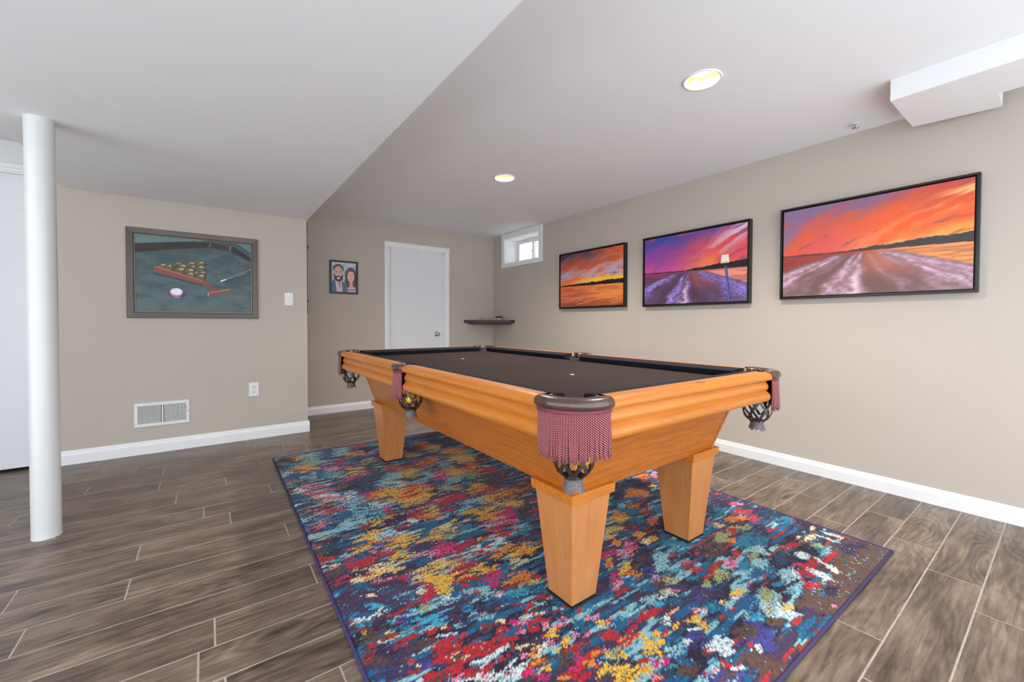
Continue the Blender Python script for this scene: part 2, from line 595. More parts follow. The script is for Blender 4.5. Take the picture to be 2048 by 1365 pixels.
# ------------------------------------------------------------------ doors
def casing_leg(b, x0, x1, y, z0, z1, flip):
    t = [(0, .0), (0, .010), (.012, .016), (.042, .019), (.05, .014), (.057, .014), (.057, 0)]
    k = (x1 - x0) / .057
    pts = [((x0 + d * k) if not flip else (x1 - d * k), y - h) for d, h in t]
    a = [(px, py, z0) for px, py in pts]
    c = [(px, py, z1) for px, py in pts]
    loft(b, [a, c])
bm = bmesh.new()
box(bm, DX0 + .004, DX1 - .004, YB + .045, YB + .080, .012, DZ - .012, bev=.002)
door1 = struct(obj('door_1', bm, M['door']), 'flat white door in the back wall')
bm = bmesh.new(); casing_leg(bm, 1.774, 1.834, YB, 0, 1.992, True); obj('door_casing', fixn(bm), M['trim'], door1)
bm = bmesh.new(); casing_leg(bm, 2.606, 2.667, YB, 0, 1.992, False); obj('door_casing', fixn(bm), M['trim'], door1)
bm = bmesh.new()
loft(bm, [[(x, YB - h, 1.990 + d) for d, h in [(0, 0), (0, .010), (.012, .016), (.046, .019), (.056, .014), (.064, .014), (.064, 0)]] for x in (1.774, 2.667)])
obj('door_casing', fixn(bm), M['trim'], door1)
bm = bmesh.new()
box(bm, DX0 - .003, DX0 + .004, YB - .002, YB + .12, 0, DZ)
box(bm, DX1 - .004, DX1 + .003, YB - .002, YB + .12, 0, DZ)
box(bm, DX0, DX1, YB - .002, YB + .12, DZ - .006, DZ + .002)
box(bm, DX1 - .018, DX1 - .004, YB + .02, YB + .044, 0, DZ - .006)
box(bm, DX0 + .004, DX0 + .018, YB + .02, YB + .044, 0, DZ - .006)
box(bm, DX0, DX1, YB + .02, YB + .044, DZ - .02, DZ - .006)
obj('door_jamb', bm, M['trim'], door1)
bm = bmesh.new()
KX, KZ = 2.502, 0.893
lathe(bm, [(0, .045), (.030, .045), (.032, .040), (.028, .036), (.012, .030), (.011, .018), (.020, .010), (.0265, -.002), (.026, -.012), (.018, -.020), (0, -.022)], 28, (KX, YB, KZ), 'y')
obj('door_knob', fixn(bm), M['chrome'], door1, smooth=True)

bm = bmesh.new()
box(bm, CX0 + .004, -1.624, YP + .020, YP + .052, .022, CZ - .001, bev=.002)
door2 = struct(obj('door_2', bm, M['door']), 'flat white closet door behind the support column')
bm = bmesh.new()
box(bm, -1.620, CX1 - .004, YP + .020, YP + .052, .022, CZ - .001, bev=.002)
obj('door_leaf', bm, M['door'], door2)
bm = bmesh.new()
loft(bm, [[(x, YP - h, 2.068 + d) for d, h in [(0, 0), (0, .010), (.010, .014), (.014, .018), (.030, .019), (.034, .024), (.060, .026), (.066, .020), (.066, 0)]] for x in (CX0 - .06, -.936)])
obj('door_casing', fixn(bm), M['trim'], door2)
bm = bmesh.new(); casing_leg(bm, -.994, -.936, YP, 0, 2.068, False); obj('door_casing', fixn(bm), M['trim'], door2)
bm = bmesh.new(); casing_leg(bm, CX0 - .058, CX0, YP, 0, 2.068, True); obj('door_casing', fixn(bm), M['trim'], door2)
bm = bmesh.new()
box(bm, CX0, CX1, YP + .10, YP + .12, 0, CZ)
obj('closet_back', bm, M['slot'], door2)

# ------------------------------------------------------------------ window
win = struct(empty('window_1', (XR, 4.41, WZ0)), 'small white basement slider window near the back corner')
def wpart(name, m, boxes, bev=0.0):
    b = bmesh.new()
    for (x0, x1, y0, y1, z0, z1) in boxes:
        box(b, x0 - XR, x1 - XR, y0 - 4.41, y1 - 4.41, z0 - WZ0, z1 - WZ0, bev)
    return obj(name, b, m, win)
wpart('window_casing', M['trim'], [(XR - .016, XR + .002, 3.972, 4.036, 1.818, ZC - .001)], .002)
wpart('window_casing', M['trim'], [(XR - .016, XR + .002, 4.786, 4.855, 1.818, ZC - .001)], .002)
wpart('window_casing', M['trim'], [(XR - .016, XR + .002, 4.034, 4.788, 1.818, 1.876)], .002)
wpart('window_casing', M['trim'], [(XR - .016, XR + .002, 4.034, 4.788, 2.218, ZC - .001)], .002)
wpart('window_liner', M['trim'], [(XR + .001, XR + .27, WY0, WY0 + .008, WZ0, WZ1), (XR + .001, XR + .27, WY1 - .008, WY1, WZ0, WZ1),
                                  (XR + .001, XR + .27, WY0, WY1, WZ0, WZ0 + .008), (XR + .001, XR + .27, WY0, WY1, WZ1 - .008, WZ1)])
WX = XR + .20
wpart('window_frame', M['plastic'], [(WX, WX + .05, 4.038, 4.068, 1.88, 2.214), (WX, WX + .05, 4.752, 4.782, 1.88, 2.214),
                                     (WX, WX + .05, 4.068, 4.752, 1.88, 1.905), (WX, WX + .05, 4.068, 4.752, 2.186, 2.214)], .002)
def sash(y0, y1, x):
    f = wpart('sash', M['plastic'], [(x, x + .02, y0, y0 + .03, 1.905, 2.186), (x, x + .02, y1 - .03, y1, 1.905, 2.186),
                                     (x, x + .02, y0 + .03, y1 - .03, 1.905, 1.93), (x, x + .02, y0 + .03, y1 - .03, 2.161, 2.186)], .0015)
    b = bmesh.new()
    box(b, x + .008 - XR, x + .012 - XR, y0 + .028 - 4.41, y1 - .028 - 4.41, 1.928 - WZ0, 2.163 - WZ0)
    p = obj('pane', b, M['glass'], f)
    return f
sash(4.395, 4.752, WX + .002)
sash(4.068, 4.430, WX + .026)
wpart('sash_lock', M['plastic'], [(WX - .012, WX + .004, 4.40, 4.42, 2.02, 2.05)], .002)
# pale corrugated window well outside
bm = bmesh.new()
rings = []
for i in range(33):
    a = -PI / 2 + PI * i / 32
    rings.append([(XR + .27 + .75 * math.cos(a) * (1 + .012 * math.sin(k * 1.6)), 4.41 + .72 * math.sin(a) * (1 + .012 * math.sin(k * 1.6)), 1.55 + k * .035) for k in range(26)])
loft(bm, rings, closed=False)
ww = obj('window_well', bm, plain('galvanised_well', S(222, 224, 224), 0.5, vary=0.05), None, smooth=True)
md = ww.modifiers.new('thick', 'SOLIDIFY'); md.thickness = .004
tag(ww, 'pale corrugated window well seen outside through the small basement window', 'window well')

# ------------------------------------------------------------------ column
bm = bmesh.new()
prof = [(0, .0), (.0535, .0), (.0535, .004), (.0525, .008), (.052, .03), (.052, 1.98), (.052, 2.008), (.0535, 2.014), (.0545, ZS), (0, ZS)]
lathe(bm, prof, 40, (-.640, 2.962, 0))
colo = obj('support_column', fixn(bm), M['column'], None, smooth=True)
md = colo.modifiers.new('crease', 'EDGE_SPLIT'); md.split_angle = math.radians(50)
tag(colo, 'round white painted steel support column standing in front of the closet door', 'column')

# ------------------------------------------------------------------ recessed ceiling lamps
CANLAB = ['larger recessed ceiling lamp with gold reflector, nearer the camera', 'smaller looking recessed ceiling lamp with gold reflector near the back door',
          'recessed ceiling lamp with gold reflector above the photographer']
for i, (cx, cy) in enumerate(CANS):
    t = tag(empty('recessed_lamp', (cx, cy, ZC)), CANLAB[i], 'ceiling lamp', 'recessed ceiling lamps')
    b = bmesh.new(); lathe(b, [(.0945, 0), (.0935, -.005), (.086, -.0065), (.078, -.003), (.0765, .006), (.080, .008), (.0945, .0)], 48, closed=False)
    obj('trim_ring', fixn(b), M['trim'], t, smooth=True)
    b = bmesh.new(); lathe(b, [(.0765, .002), (.074, .03), (.068, .07), (.058, .11), (.052, .125)], 48)
    obj('reflector', fixn(b), M['gold'], t, smooth=True)
    b = bmesh.new(); lathe(b, [(0, .060), (.028, .062), (.044, .072), (.050, .088), (.046, .11), (.03, .13), (.0, .135)], 32)
    obj('bulb', fixn(b), M['bulb'], t, smooth=True)
    ld = bpy.data.lights.new('can_light', 'SPOT')
    ld.energy = CAN_POWER
    ld.color = CAN_COLOR
    ld.spot_size = math.radians(150)
    ld.spot_blend = 0.8
    ld.shadow_soft_size = 0.055
    lo = bpy.data.objects.new('can_light', ld)
    COL.objects.link(lo)
    lo.parent = t
    lo.location = (0, 0, .052)

# small clear fitting on the ceiling
t = tag(empty('ceiling_fitting', (3.238, .826, ZC)), 'small clear fitting hanging from the ceiling near the white bulkhead', 'ceiling fitting')
b = bmesh.new(); lathe(b, [(0, 0), (.022, 0), (.021, -.004), (.012, -.007), (0, -.007)], 20); obj('escutcheon', fixn(b), M['plastic'], t, smooth=True)
b = bmesh.new(); lathe(b, [(0, -.006), (.006, -.006), (.006, -.020), (0, -.020)], 12); obj('stem', fixn(b), M['chrome'], t, smooth=True)
b = bmesh.new(); lathe(b, [(0, -.024), (.017, -.025), (.018, -.028), (.005, -.031), (0, -.031)], 20); obj('deflector', fixn(b), M['chrome'], t, smooth=True)
b = bmesh.new(); box(b, -.012, -.009, -.002, .002, -.026, -.012); box(b, .009, .012, -.002, .002, -.026, -.012); box(b, -.012, .012, -.002, .002, -.014, -.011); obj('bracket', b, M['chrome'], t)

# ------------------------------------------------------------------ wall fittings on the partition
t = tag(empty('light_switch', (.617, YP, 1.2625)), 'white light switch plate beside the partition wall corner', 'light switch')
b = bmesh.new(); box(b, -.035, .035, -.006, 0, -.0575, .0575, .002); obj('cover_plate', b, M['plastic'], t)
b = bmesh.new(); box(b, -.017, .017, -.0085, -.005, -.034, .034, .001); obj('rocker', b, M['plastic'], t)
b = bmesh.new(); box(b, -.006, .006, -.014, -.008, -.014, .010, .001); obj('slider', b, M['plastic'], t)
for dz in (-.049, .049):
    b = bmesh.new(); lathe(b, [(0, -.0072), (.003, -.0072), (.003, -.005)], 10, (0, 0, dz), 'y'); obj('screw', b, M['chrome'], t)

t = tag(empty('wall_outlet', (.3325, YP, .4455)), 'white duplex wall outlet low on the partition wall', 'outlet')
b = bmesh.new(); box(b, -.038, .038, -.006, 0, -.0605, .0605, .002); obj('cover_plate', b, M['plastic'], t)
for dz in (.021, -.021):
    b = bmesh.new(); box(b, -.017, .017, -.008, -.005, dz - .014, dz + .014, .003); rc = obj('receptacle', b, M['plastic'], t)
    b = bmesh.new()
    box(b, -.0085, -.0055, -.0086, -.0078, dz - .001, dz + .008)
    box(b, .0055, .0085, -.0086, -.0078, dz - .001, dz + .008)
    box(b, -.003, .003, -.0086, -.0078, dz - .010, dz - .005)
    obj('slots', b, M['slot'], rc)

t = tag(empty('air_vent', (-.295, YP, .310)), 'white metal air vent register low on the partition wall', 'vent')
b = bmesh.new()
VW, VH = .171, .094
for (x0, x1, z0, z1) in ((-VW, VW, VH - .023, VH), (-VW, VW, -VH, -VH + .023), (-VW, -VW + .023, -VH + .023, VH - .023), (VW - .023, VW, -VH + .023, VH - .023)):
    box(b, x0, x1, -.009, 0, z0, z1, .002)
obj('vent_frame', b, M['plastic'], t)
b = bmesh.new(); box(b, -.005, .005, -.008, -.001, -VH + .02, VH - .02); obj('mullion', b, M['plastic'], t)
b = bmesh.new(); box(b, -VW + .02, VW - .02, -.002, -.0005, -VH + .02, VH - .02); obj('vent_shade_sheet', b, plain('vent_shadow', S(96, 96, 98), .8), t)  # grey sheet whose colour stands in for the shade behind the fins
for side in (-1, 1):
    b = bmesh.new()
    for k in range(15):
        x = side * (.010 + .136 * (k + .5) / 15)
        c, s_ = math.cos(.5 * side), math.sin(.5 * side)
        pts = [(-.0030, 0), (.0030, 0)]
        vs = []
        for z in (-VH + .02, VH - .02):
            for (px, d) in ((-.003, -.0016), (.003, -.0072), (.0036, -.0066), (-.0024, -.0010)):
                vs.append(b.verts.new((x + px * side, d, z)))
        for i in range(4):
            b.faces.new((vs[i], vs[(i + 1) % 4], vs[4 + (i + 1) % 4], vs[4 + i]))
        b.faces.new(vs[:4]); b.faces.new(vs[4:])
    for k in range(8):
        z = -VH + .03 + (2 * VH - .06) * k / 7
        box(b, min(side * .006, side * .148), max(side * .006, side * .148), -.0022, -.0014, z - .0008, z + .0008)
    obj('fin_bank', fixn(b), M['plastic'], t)
b = bmesh.new(); lathe(b, [(0, -.0105), (.0035, -.0105), (.004, -.008)], 12, (VW - .010, 0, .004), 'y'); obj('screw', b, M['slot'], t)
b = bmesh.new(); box(b, VW - .019, VW - .017, -.013, -.008, .020, .042); obj('lever', b, M['slot'], t)

# dark clips on the end of the partition, seen edge-on
t = tag(empty('wall_clip_rail', (PX1, YP + .02, 1.02)), 'thin dark rail with black clips on the partition wall edge', 'cue rack')
b = bmesh.new(); box(b, 0, .010, .0, .05, .10, .98, .001); obj('rail_strip', b, M['espresso'], t)
for z in (.735, .22):
    b = bmesh.new(); box(b, .008, .020, .002, .05, z, z + .028, .003); obj('clip', b, M['black_frame'], t)

# ------------------------------------------------------------------ pictures
class Canvas:
    def __init__(self, nx, ny, bg):
        self.nx, self.ny = nx, ny
        v, u = np.meshgrid(np.linspace(0, 1, ny), np.linspace(0, 1, nx), indexing='ij')
        self.u, self.v = u, v
        self.c = np.zeros((ny, nx, 3)) + np.array(bg, float)
    def put(self, mask, col):
        m = np.asarray(mask, float)[..., None]
        self.c = self.c * (1 - m) + np.array(col, float) * m
    def poly(self, pts, col):
        ins = np.zeros(self.u.shape, bool)
        n = len(pts)
        for i in range(n):
            x0, y0 = pts[i]; x1, y1 = pts[(i + 1) % n]
            if y0 == y1:
                continue
            cond = ((y0 > self.v) != (y1 > self.v)) & (self.u < (x1 - x0) * (self.v - y0) / (y1 - y0) + x0)
            ins ^= cond
        self.put(ins, col)
    def ell(self, x, y, rx, ry, col, soft=0.12):
        d = np.hypot((self.u - x) / rx, (self.v - y) / ry)
        self.put(1 - sstep(1 - soft, 1 + soft, d), col)
    def line(self, x0, y0, x1, y1, w, col, asp=1.0):
        dx, dy = x1 - x0, (y1 - y0) * asp
        t = np.clip(((self.u - x0) * dx + (self.v - y0) * asp * dy) / (dx * dx + dy * dy), 0, 1)
        d = np.hypot(self.u - x0 - t * dx, (self.v - y0) * asp - t * dy)
        self.put(1 - sstep(w * .6, w * 1.1, d), col)
M['print'] = tint_mat('printed_canvas', 0.45, 0.35)
M['painting'] = tint_mat('painted_canvas', 0.55, 0.3, speck=.06, sscale=160)

def mix(a, b, t):
    return a + (b - a) * t[..., None]
def V3(*c):
    return np.array(c, float)

def sunset(kind):
    nx, ny = 300, 200
    cv = Canvas(nx, ny, (0, 0, 0))
    u, v = cv.u, cv.v
    if kind == 'L':
        hor = .470 - .040 * u
        tree = np.where(u > .40, (u - .40) / .6, 0) ** .75 * .078 + .008
    elif kind == 'M':
        hor = .475 - .035 * u
        tree = np.where(u > .45, (u - .45) / .55, 0) ** .75 * .085 + .008
    else:
        hor = .395 - .02 * u
        tree = np.clip((u - .02) / .9, 0, 1) ** .8 * .060 + .012
    h = np.clip((v - hor) / (1 - hor), 0, 1)
    # diagonal cloud streaks
    an = {'L': .42, 'M': .55, 'S': .22}[kind]
    p = u * math.cos(an) + v * .7 * math.sin(an)
    q = -u * math.sin(an) + v * .7 * math.cos(an)
    w = fbm(u * 3, v * 3, 5) - .5
    n1 = fbm(p * 2.2 + w, q * 11 + w * 2.5, 11 + ord(kind), 5)
    n2 = fbm(p * 4 + 7, q * 26 + w * 3, 31 + ord(kind), 4)
    n3 = fbm(p * 1.3 + 3, q * 5, 51 + ord(kind), 4)
    if kind == 'L':
        top = mix(V3(150, 108, 140) + 0 * h[..., None], V3(196, 78, 80), sstep(.25, .9, u + (n3 - .5) * .9))
        midc = mix(V3(226, 96, 86) + 0 * h[..., None], V3(250, 104, 52), sstep(.2, .7, u))
        low = mix(V3(232, 92, 84) + 0 * h[..., None], V3(255, 176, 84), sstep(.25, .75, u))
    elif kind == 'M':
        top = mix(V3(72, 84, 172) + 0 * h[..., None], V3(150, 70, 150), sstep(.25, .85, u + (n3 - .5) * .9))
        midc = mix(V3(150, 74, 168) + 0 * h[..., None], V3(236, 84, 96), sstep(.15, .75, u))
        low = mix(V3(206, 80, 150) + 0 * h[..., None], V3(250, 140, 80), sstep(.25, .75, u))
    else:
        top = mix(V3(84, 62, 96) + 0 * h[..., None], V3(232, 104, 62), sstep(.35, .8, n1 + .35 * (u - .5)))
        midc = mix(V3(226, 100, 54) + 0 * h[..., None], V3(206, 166, 176), sstep(.4, .62, n2 * .5 + n1 * .5))
        low = mix(V3(240, 128, 60) + 0 * h[..., None], V3(255, 190, 66), sstep(.1, .6, u))
    sky = mix(low, midc, sstep(.04, .42, h + (n1 - .5) * .5))
    sky = mix(sky, top, sstep(.42, .95, h + (n1 - .5) * .75 - .15 * (u - .3)))
    if kind == 'L':
        sky = mix(sky, V3(146, 118, 156), .85 * sstep(.47, .66, n3 + .22 * (h - .4) - .34 * (u - .3)))
        sky = mix(sky, V3(150, 168, 200), .8 * sstep(.72, .85, n2 * .5 + n3 * .5 - .5 * (u - .25) * (u > .25)) * (h > .3))
        glow = np.exp(-((q - (.12 + .10 * np.clip(u - .5, 0, 1))) / .06) ** 2) * sstep(.4, .95, u)
        sky = mix(sky, V3(255, 222, 150), np.clip(glow * sstep(.42, .62, n2), 0, 1) * .9)
        sky = mix(sky, V3(250, 96, 48), .55 * sstep(.5, .66, n1) * (h < .8))
        sky = mix(sky, V3(130, 84, 88), .6 * sstep(.64, .74, n2) * sstep(.05, .2, h) * (1 - sstep(.3, .55, h)))
    elif kind == 'M':
        sky = mix(sky, V3(64, 96, 196), .8 * sstep(.55, .72, n3 - .35 * (u - .25)) * sstep(.25, .5, h))
        sky = mix(sky, V3(236, 82, 104), .75 * sstep(.5, .63, n1) * sstep(.2, .5, u + .3 * h))
        glow = np.exp(-((q - .06) / .09) ** 2) * sstep(.35, .95, u)
        sky = mix(sky, V3(236, 214, 226), np.clip(glow * sstep(.44, .6, n2), 0, 1) * .9)
        sky = mix(sky, V3(120, 60, 110), .5 * sstep(.62, .74, n2) * (1 - sstep(.3, .6, h)))
    else:
        sky = mix(sky, V3(196, 176, 198), .85 * sstep(.46, .60, n2) * np.exp(-((h - .33) / .16) ** 2))
        sky = mix(sky, V3(92, 70, 90), .6 * sstep(.62, .74, n2) * (1 - sstep(.5, .7, h)))
        sky = mix(sky, V3(255, 196, 70), np.exp(-((h - .10 - .05 * u) / .07) ** 2) * sstep(.1, .6, u))
    # water
    dep = np.clip(hor - v, 0, 1)
    rip = fbm(u * 5 + w * 2, v * 46, 71 + ord(kind), 4)
    foam = fbm((u - .485) / (dep + .055) * 7, dep * 9, 91 + ord(kind), 4) * .6 + .4 * fbm(u * 40, v * 40, 92, 3)
    if kind in 'LM':
        if kind == 'L':
            flat = mix(V3(156, 66, 62) + 0 * h[..., None], V3(246, 158, 98), sstep(.35, .8, u))
            dark, lite = V3(116, 86, 82), V3(206, 166, 186)
            dark2 = V3(176, 100, 80)
        else:
            flat = mix(V3(130, 64, 100) + 0 * h[..., None], V3(242, 150, 128), sstep(.35, .8, u))
            dark, lite = V3(84, 58, 78), V3(150, 128, 214)
            dark2 = V3(140, 72, 78)
        wat = mix(flat, flat * .8, sstep(.5, .7, rip))
        ax = .485
        th = (u - ax) / (dep * 1.0 + .055)
        wob = (fbm(u * 7, v * 9, 131) - .5) * .5
        t2 = th + wob
        inside = (1 - sstep(1.9, 2.15, np.abs(t2 - .02))) * sstep(.012, .05, dep)
        wk = mix(np.zeros_like(sky) + dark, dark2, np.clip(sstep(-.1, .3, t2) * (1 - sstep(.7, 1.2, t2)) * (1 - sstep(.12, .34, dep)), 0, 1))
        def band(c0, wd):
            return np.exp(-((t2 - c0) / wd) ** 2)
        fo = np.clip(1.0 * band(-1.5, .36) + .95 * band(1.45, .55) + .85 * band(-.36, .14) + .85 * band(-.05, .12) + .2 * band(-.85, .10) + .22 * band(.45, .08), 0, 1)
        fo = fo * (0.55 + .75 * sstep(.35, .65, foam))
        wk = mix(wk, lite, np.clip(fo, 0, 1))
        wk = mix(wk, V3(236, 206, 214), np.clip(band(-.10, .07) * sstep(.08, .3, dep) * .8 + .5 * fo * sstep(.62, .75, foam), 0, 1))
        wat = mix(wat, wk, inside)
    else:
        wat = mix(V3(226, 116, 72) + 0 * h[..., None], V3(238, 140, 70), sstep(.3, .8, u))
        wat = mix(wat, V3(150, 66, 48), sstep(.5, .68, rip) * (.35 + dep))
        wat = mix(wat, V3(120, 52, 42), .7 * sstep(.2, .4, dep))
        wat = mix(wat, V3(222, 158, 150), .7 * sstep(.64, .76, fbm(u * 3 + v * 8, v * 30 - u * 5, 141)) * sstep(.1, .3, dep))
    img = np.where((v > hor)[..., None], sky, wat)
    tt = tree * (.82 + .36 * vnoise(u * 38, u * 0 + .5, 9))
    isl = (v > hor - .004) & (v < hor + tt)
    tc = {'L': V3(66, 62, 66), 'M': V3(36, 30, 32), 'S': V3(26, 20, 18)}[kind]
    img = np.where(isl[..., None], tc, img)
    cv.c = img
    if kind == 'M':
        cv.line(.822, .48, .862, -.02, .013, (62, 66, 140), .68)
        cv.line(.818, .48, .858, -.02, .004, (110, 116, 196), .68)
        cv.poly([(.805, .47), (.838, .47), (.848, .51), (.79, .51)], (38, 34, 40))
        cv.poly([(.778, .51), (.856, .51), (.846, .62), (.788, .62)], (250, 240, 226))
        cv.poly([(.778, .51), (.856, .51), (.854, .53), (.780, .53)], (236, 196, 140))
    return cv
PICS = [('L', .314, 1.278, 1.222, 1.868, 'largest looking sunset boat wake picture in black frame, nearest the bulkhead'),
        ('M', 1.487, 2.455, 1.203, 1.852, 'purple sunset boat wake picture with white lamp post, in black frame'),
        ('S', 2.668, 3.621, 1.211, 1.853, 'orange sunset over calm water picture in black frame, nearest the window')]
for kind, y0, y1, z0, z1, lab in PICS:
    t = tag(empty('framed_canvas', (XR, (y0 + y1) / 2, z0)), lab, 'picture', 'sunset canvases on the right wall')
    hw, H = (y1 - y0) / 2, z1 - z0
    for (a0, a1, c0, c1) in ((-hw, hw, 0, .012), (-hw, hw, H - .012, H), (-hw, -hw + .012, .012, H - .012), (hw - .012, hw, .012, H - .012)):
        b = bmesh.new(); box(b, -.045, 0, a0, a1, c0, c1, .001); obj('frame_bar', b, M['black_frame'], t)
    b = bmesh.new(); box(b, -.010, -.001, -hw + .006, hw - .006, .006, H - .006); obj('backing', b, M['black_frame'], t)
    b = bmesh.new(); box(b, -.0385, -.010, -hw + .020, hw - .020, .020, H - .020); cvs = obj('canvas', b, M['canvas_edge'], t)
    cv = sunset(kind)
    P = np.zeros((cv.ny, cv.nx, 3))
    P[..., 0] = -.039
    P[..., 1] = (hw - .020) - cv.u * (2 * hw - .040)
    P[..., 2] = .020 + cv.v * (H - .040)
    o = grid_mesh('print', P, cv.c * .97, M['print'], cvs)

# painting of a pool table on the partition
def pool_painting():
    cv = Canvas(320, 260, (84, 104, 106))
    u, v = cv.u, cv.v
    n = fbm(u * 9, v * 14, 3)
    cv.c = mix(V3(74, 92, 97) + 0 * cv.c, V3(100, 118, 118), sstep(.25, .75, n * .6 + .4 * (1 - v)))
    cv.poly([(0, .87), (.52, .97), (.56, 1.0), (0, 1.0)], (106, 136, 136))
    cv.poly([(.86, 1.0), (1.0, .88), (1.0, 1.0)], (106, 136, 136))
    cv.poly([(0, .76), (.30, .84), (.60, .90), (.62, .975), (.50, .965), (0, .865)], (64, 58, 58))
    cv.poly([(.62, .90), (.80, .875), (.80, .945), (.62, .975)], (72, 62, 62))
    cv.poly([(.80, .875), (1.0, .74), (1.0, .80), (.82, .94)], (60, 58, 62))
    cv.line(0, .872, .5, .972, .004, (36, 36, 40), .8)
    cv.line(.80, .945, .80, .885, .004, (150, 160, 160), .8)
    cv.line(.62, .97, .62, .92, .004, (120, 128, 130), .8)
    cv.line(.83, .94, 1.0, .795, .004, (30, 32, 36), .8)
    sh = sstep(.0, .1, .80 - .0 * u - v) * 0
    # cue
    cv.line(.74, .43, 1.0, .575, .010, (64, 82, 86), .8)
    cv.line(.76, .475, 1.0, .64, .0045, (176, 132, 114), .8)
    cv.line(.715, .445, .755, .470, .008, (240, 244, 240), .8)
    # rack shadow
    cv.poly([(.14, .52), (.55, .385), (.56, .36), (.16, .49)], (66, 82, 88))
    cv.poly([(.555, .70), (.568, .70), (.575, .44), (.56, .43)], (128, 74, 66))
    balls = [(.22, .595, .055), (.27, .59, .045), (.345, .625, .055), (.375, .60, .055), (.36, .555, .06), (.45, .645, .045), (.47, .60, .05), (.44, .55, .055), (.53, .66, .045), (.53, .60, .05), (.50, .52, .05), (.545, .53, .04), (.44, .50, .05), (.53, .48, .05)]
    for (x, y, r) in balls:
        cv.ell(x, y, r, r * 1.05, (52, 50, 40))
        cv.ell(x - .002, y + .004, r * .88, r * .9, (112, 104, 80), .3)
        cv.ell(x + .012, y + .028, r * .42, r * .25, (196, 178, 140), .5)
    cv.poly([(.15, .595), (.17, .60), (.56, .43), (.575, .395), (.55, .385), (.15, .53)], (146, 90, 78))
    cv.line(.16, .60, .56, .432, .004, (206, 150, 130), .8)
    cv.poly([(.55, .42), (.575, .43), (.69, .31), (.675, .285), (.64, .29), (.55, .385)], (142, 84, 72))
    cv.poly([(.595, .235), (.60, .275), (.795, .335), (.805, .31), (.79, .285), (.605, .225)], (144, 88, 76))
    cv.line(.60, .275, .795, .335, .004, (210, 160, 140), .8)
    cv.line(.598, .23, .60, .27, .005, (196, 184, 170), .8)
    cv.ell(.335, .24, .065, .045, (62, 78, 84), .4)
    cv.ell(.325, .262, .052, .060, (206, 120, 190), .08)
    cv.ell(.327, .275, .049, .046, (244, 242, 250), .15)
    cv.ell(.335, .195, .03, .006, (150, 170, 160), .4)
    cv.ell(.915, .065, .007, .007, (28, 34, 38), .3)
    return cv
t = tag(empty('framed_painting', (-.0645, YP, 1.079)), 'painting of racked billiard balls and cue ball in a bronze frame', 'painting')
FW, FH = .4335, .704
def fbar(b, pts0, pts1):
    loft(b, [pts0, pts1])
pr = [(0, 0), (0, -.020), (.003, -.024), (.040, -.021), (.046, -.015), (.046, 0)]
for side in range(4):
    b = bmesh.new()
    if side == 0: A = [[(-FW + d, h, d) for d, h in pr], [(FW - d, h, d) for d, h in pr]]
    elif side == 1: A = [[(-FW + d, h, FH - d) for d, h in pr], [(FW - d, h, FH - d) for d, h in pr]]
    elif side == 2: A = [[(-FW + d, h, d) for d, h in pr], [(-FW + d, h, FH - d) for d, h in pr]]
    else: A = [[(FW - d, h, d) for d, h in pr], [(FW - d, h, FH - d) for d, h in pr]]
    loft(b, A)
    obj('frame_bar', fixn(b), M['bronze_frame'], t)
b = bmesh.new()
for (x0, x1, z0, z1) in ((-FW + .045, FW - .045, .045, .050), (-FW + .045, FW - .045, FH - .050, FH - .045), (-FW + .045, -FW + .050, .05, FH - .05), (FW - .050, FW - .045, .05, FH - .05)):
    box(b, x0, x1, -.013, -.004, z0, z1)
obj('fillet', b, M['fillet'], t)
cv = pool_painting()
P = np.zeros((cv.ny, cv.nx, 3)); P[..., 0] = -FW + .049 + cv.u * (2 * FW - .098); P[..., 1] = -.008; P[..., 2] = .049 + cv.v * (FH - .098)
b = bmesh.new(); box(b, -FW + .04, FW - .04, -.0075, -.001, .04, FH - .04); cb = obj('canvas', b, M['slot'], t)
grid_mesh('paint_layer', P, cv.c, M['painting'], cb)

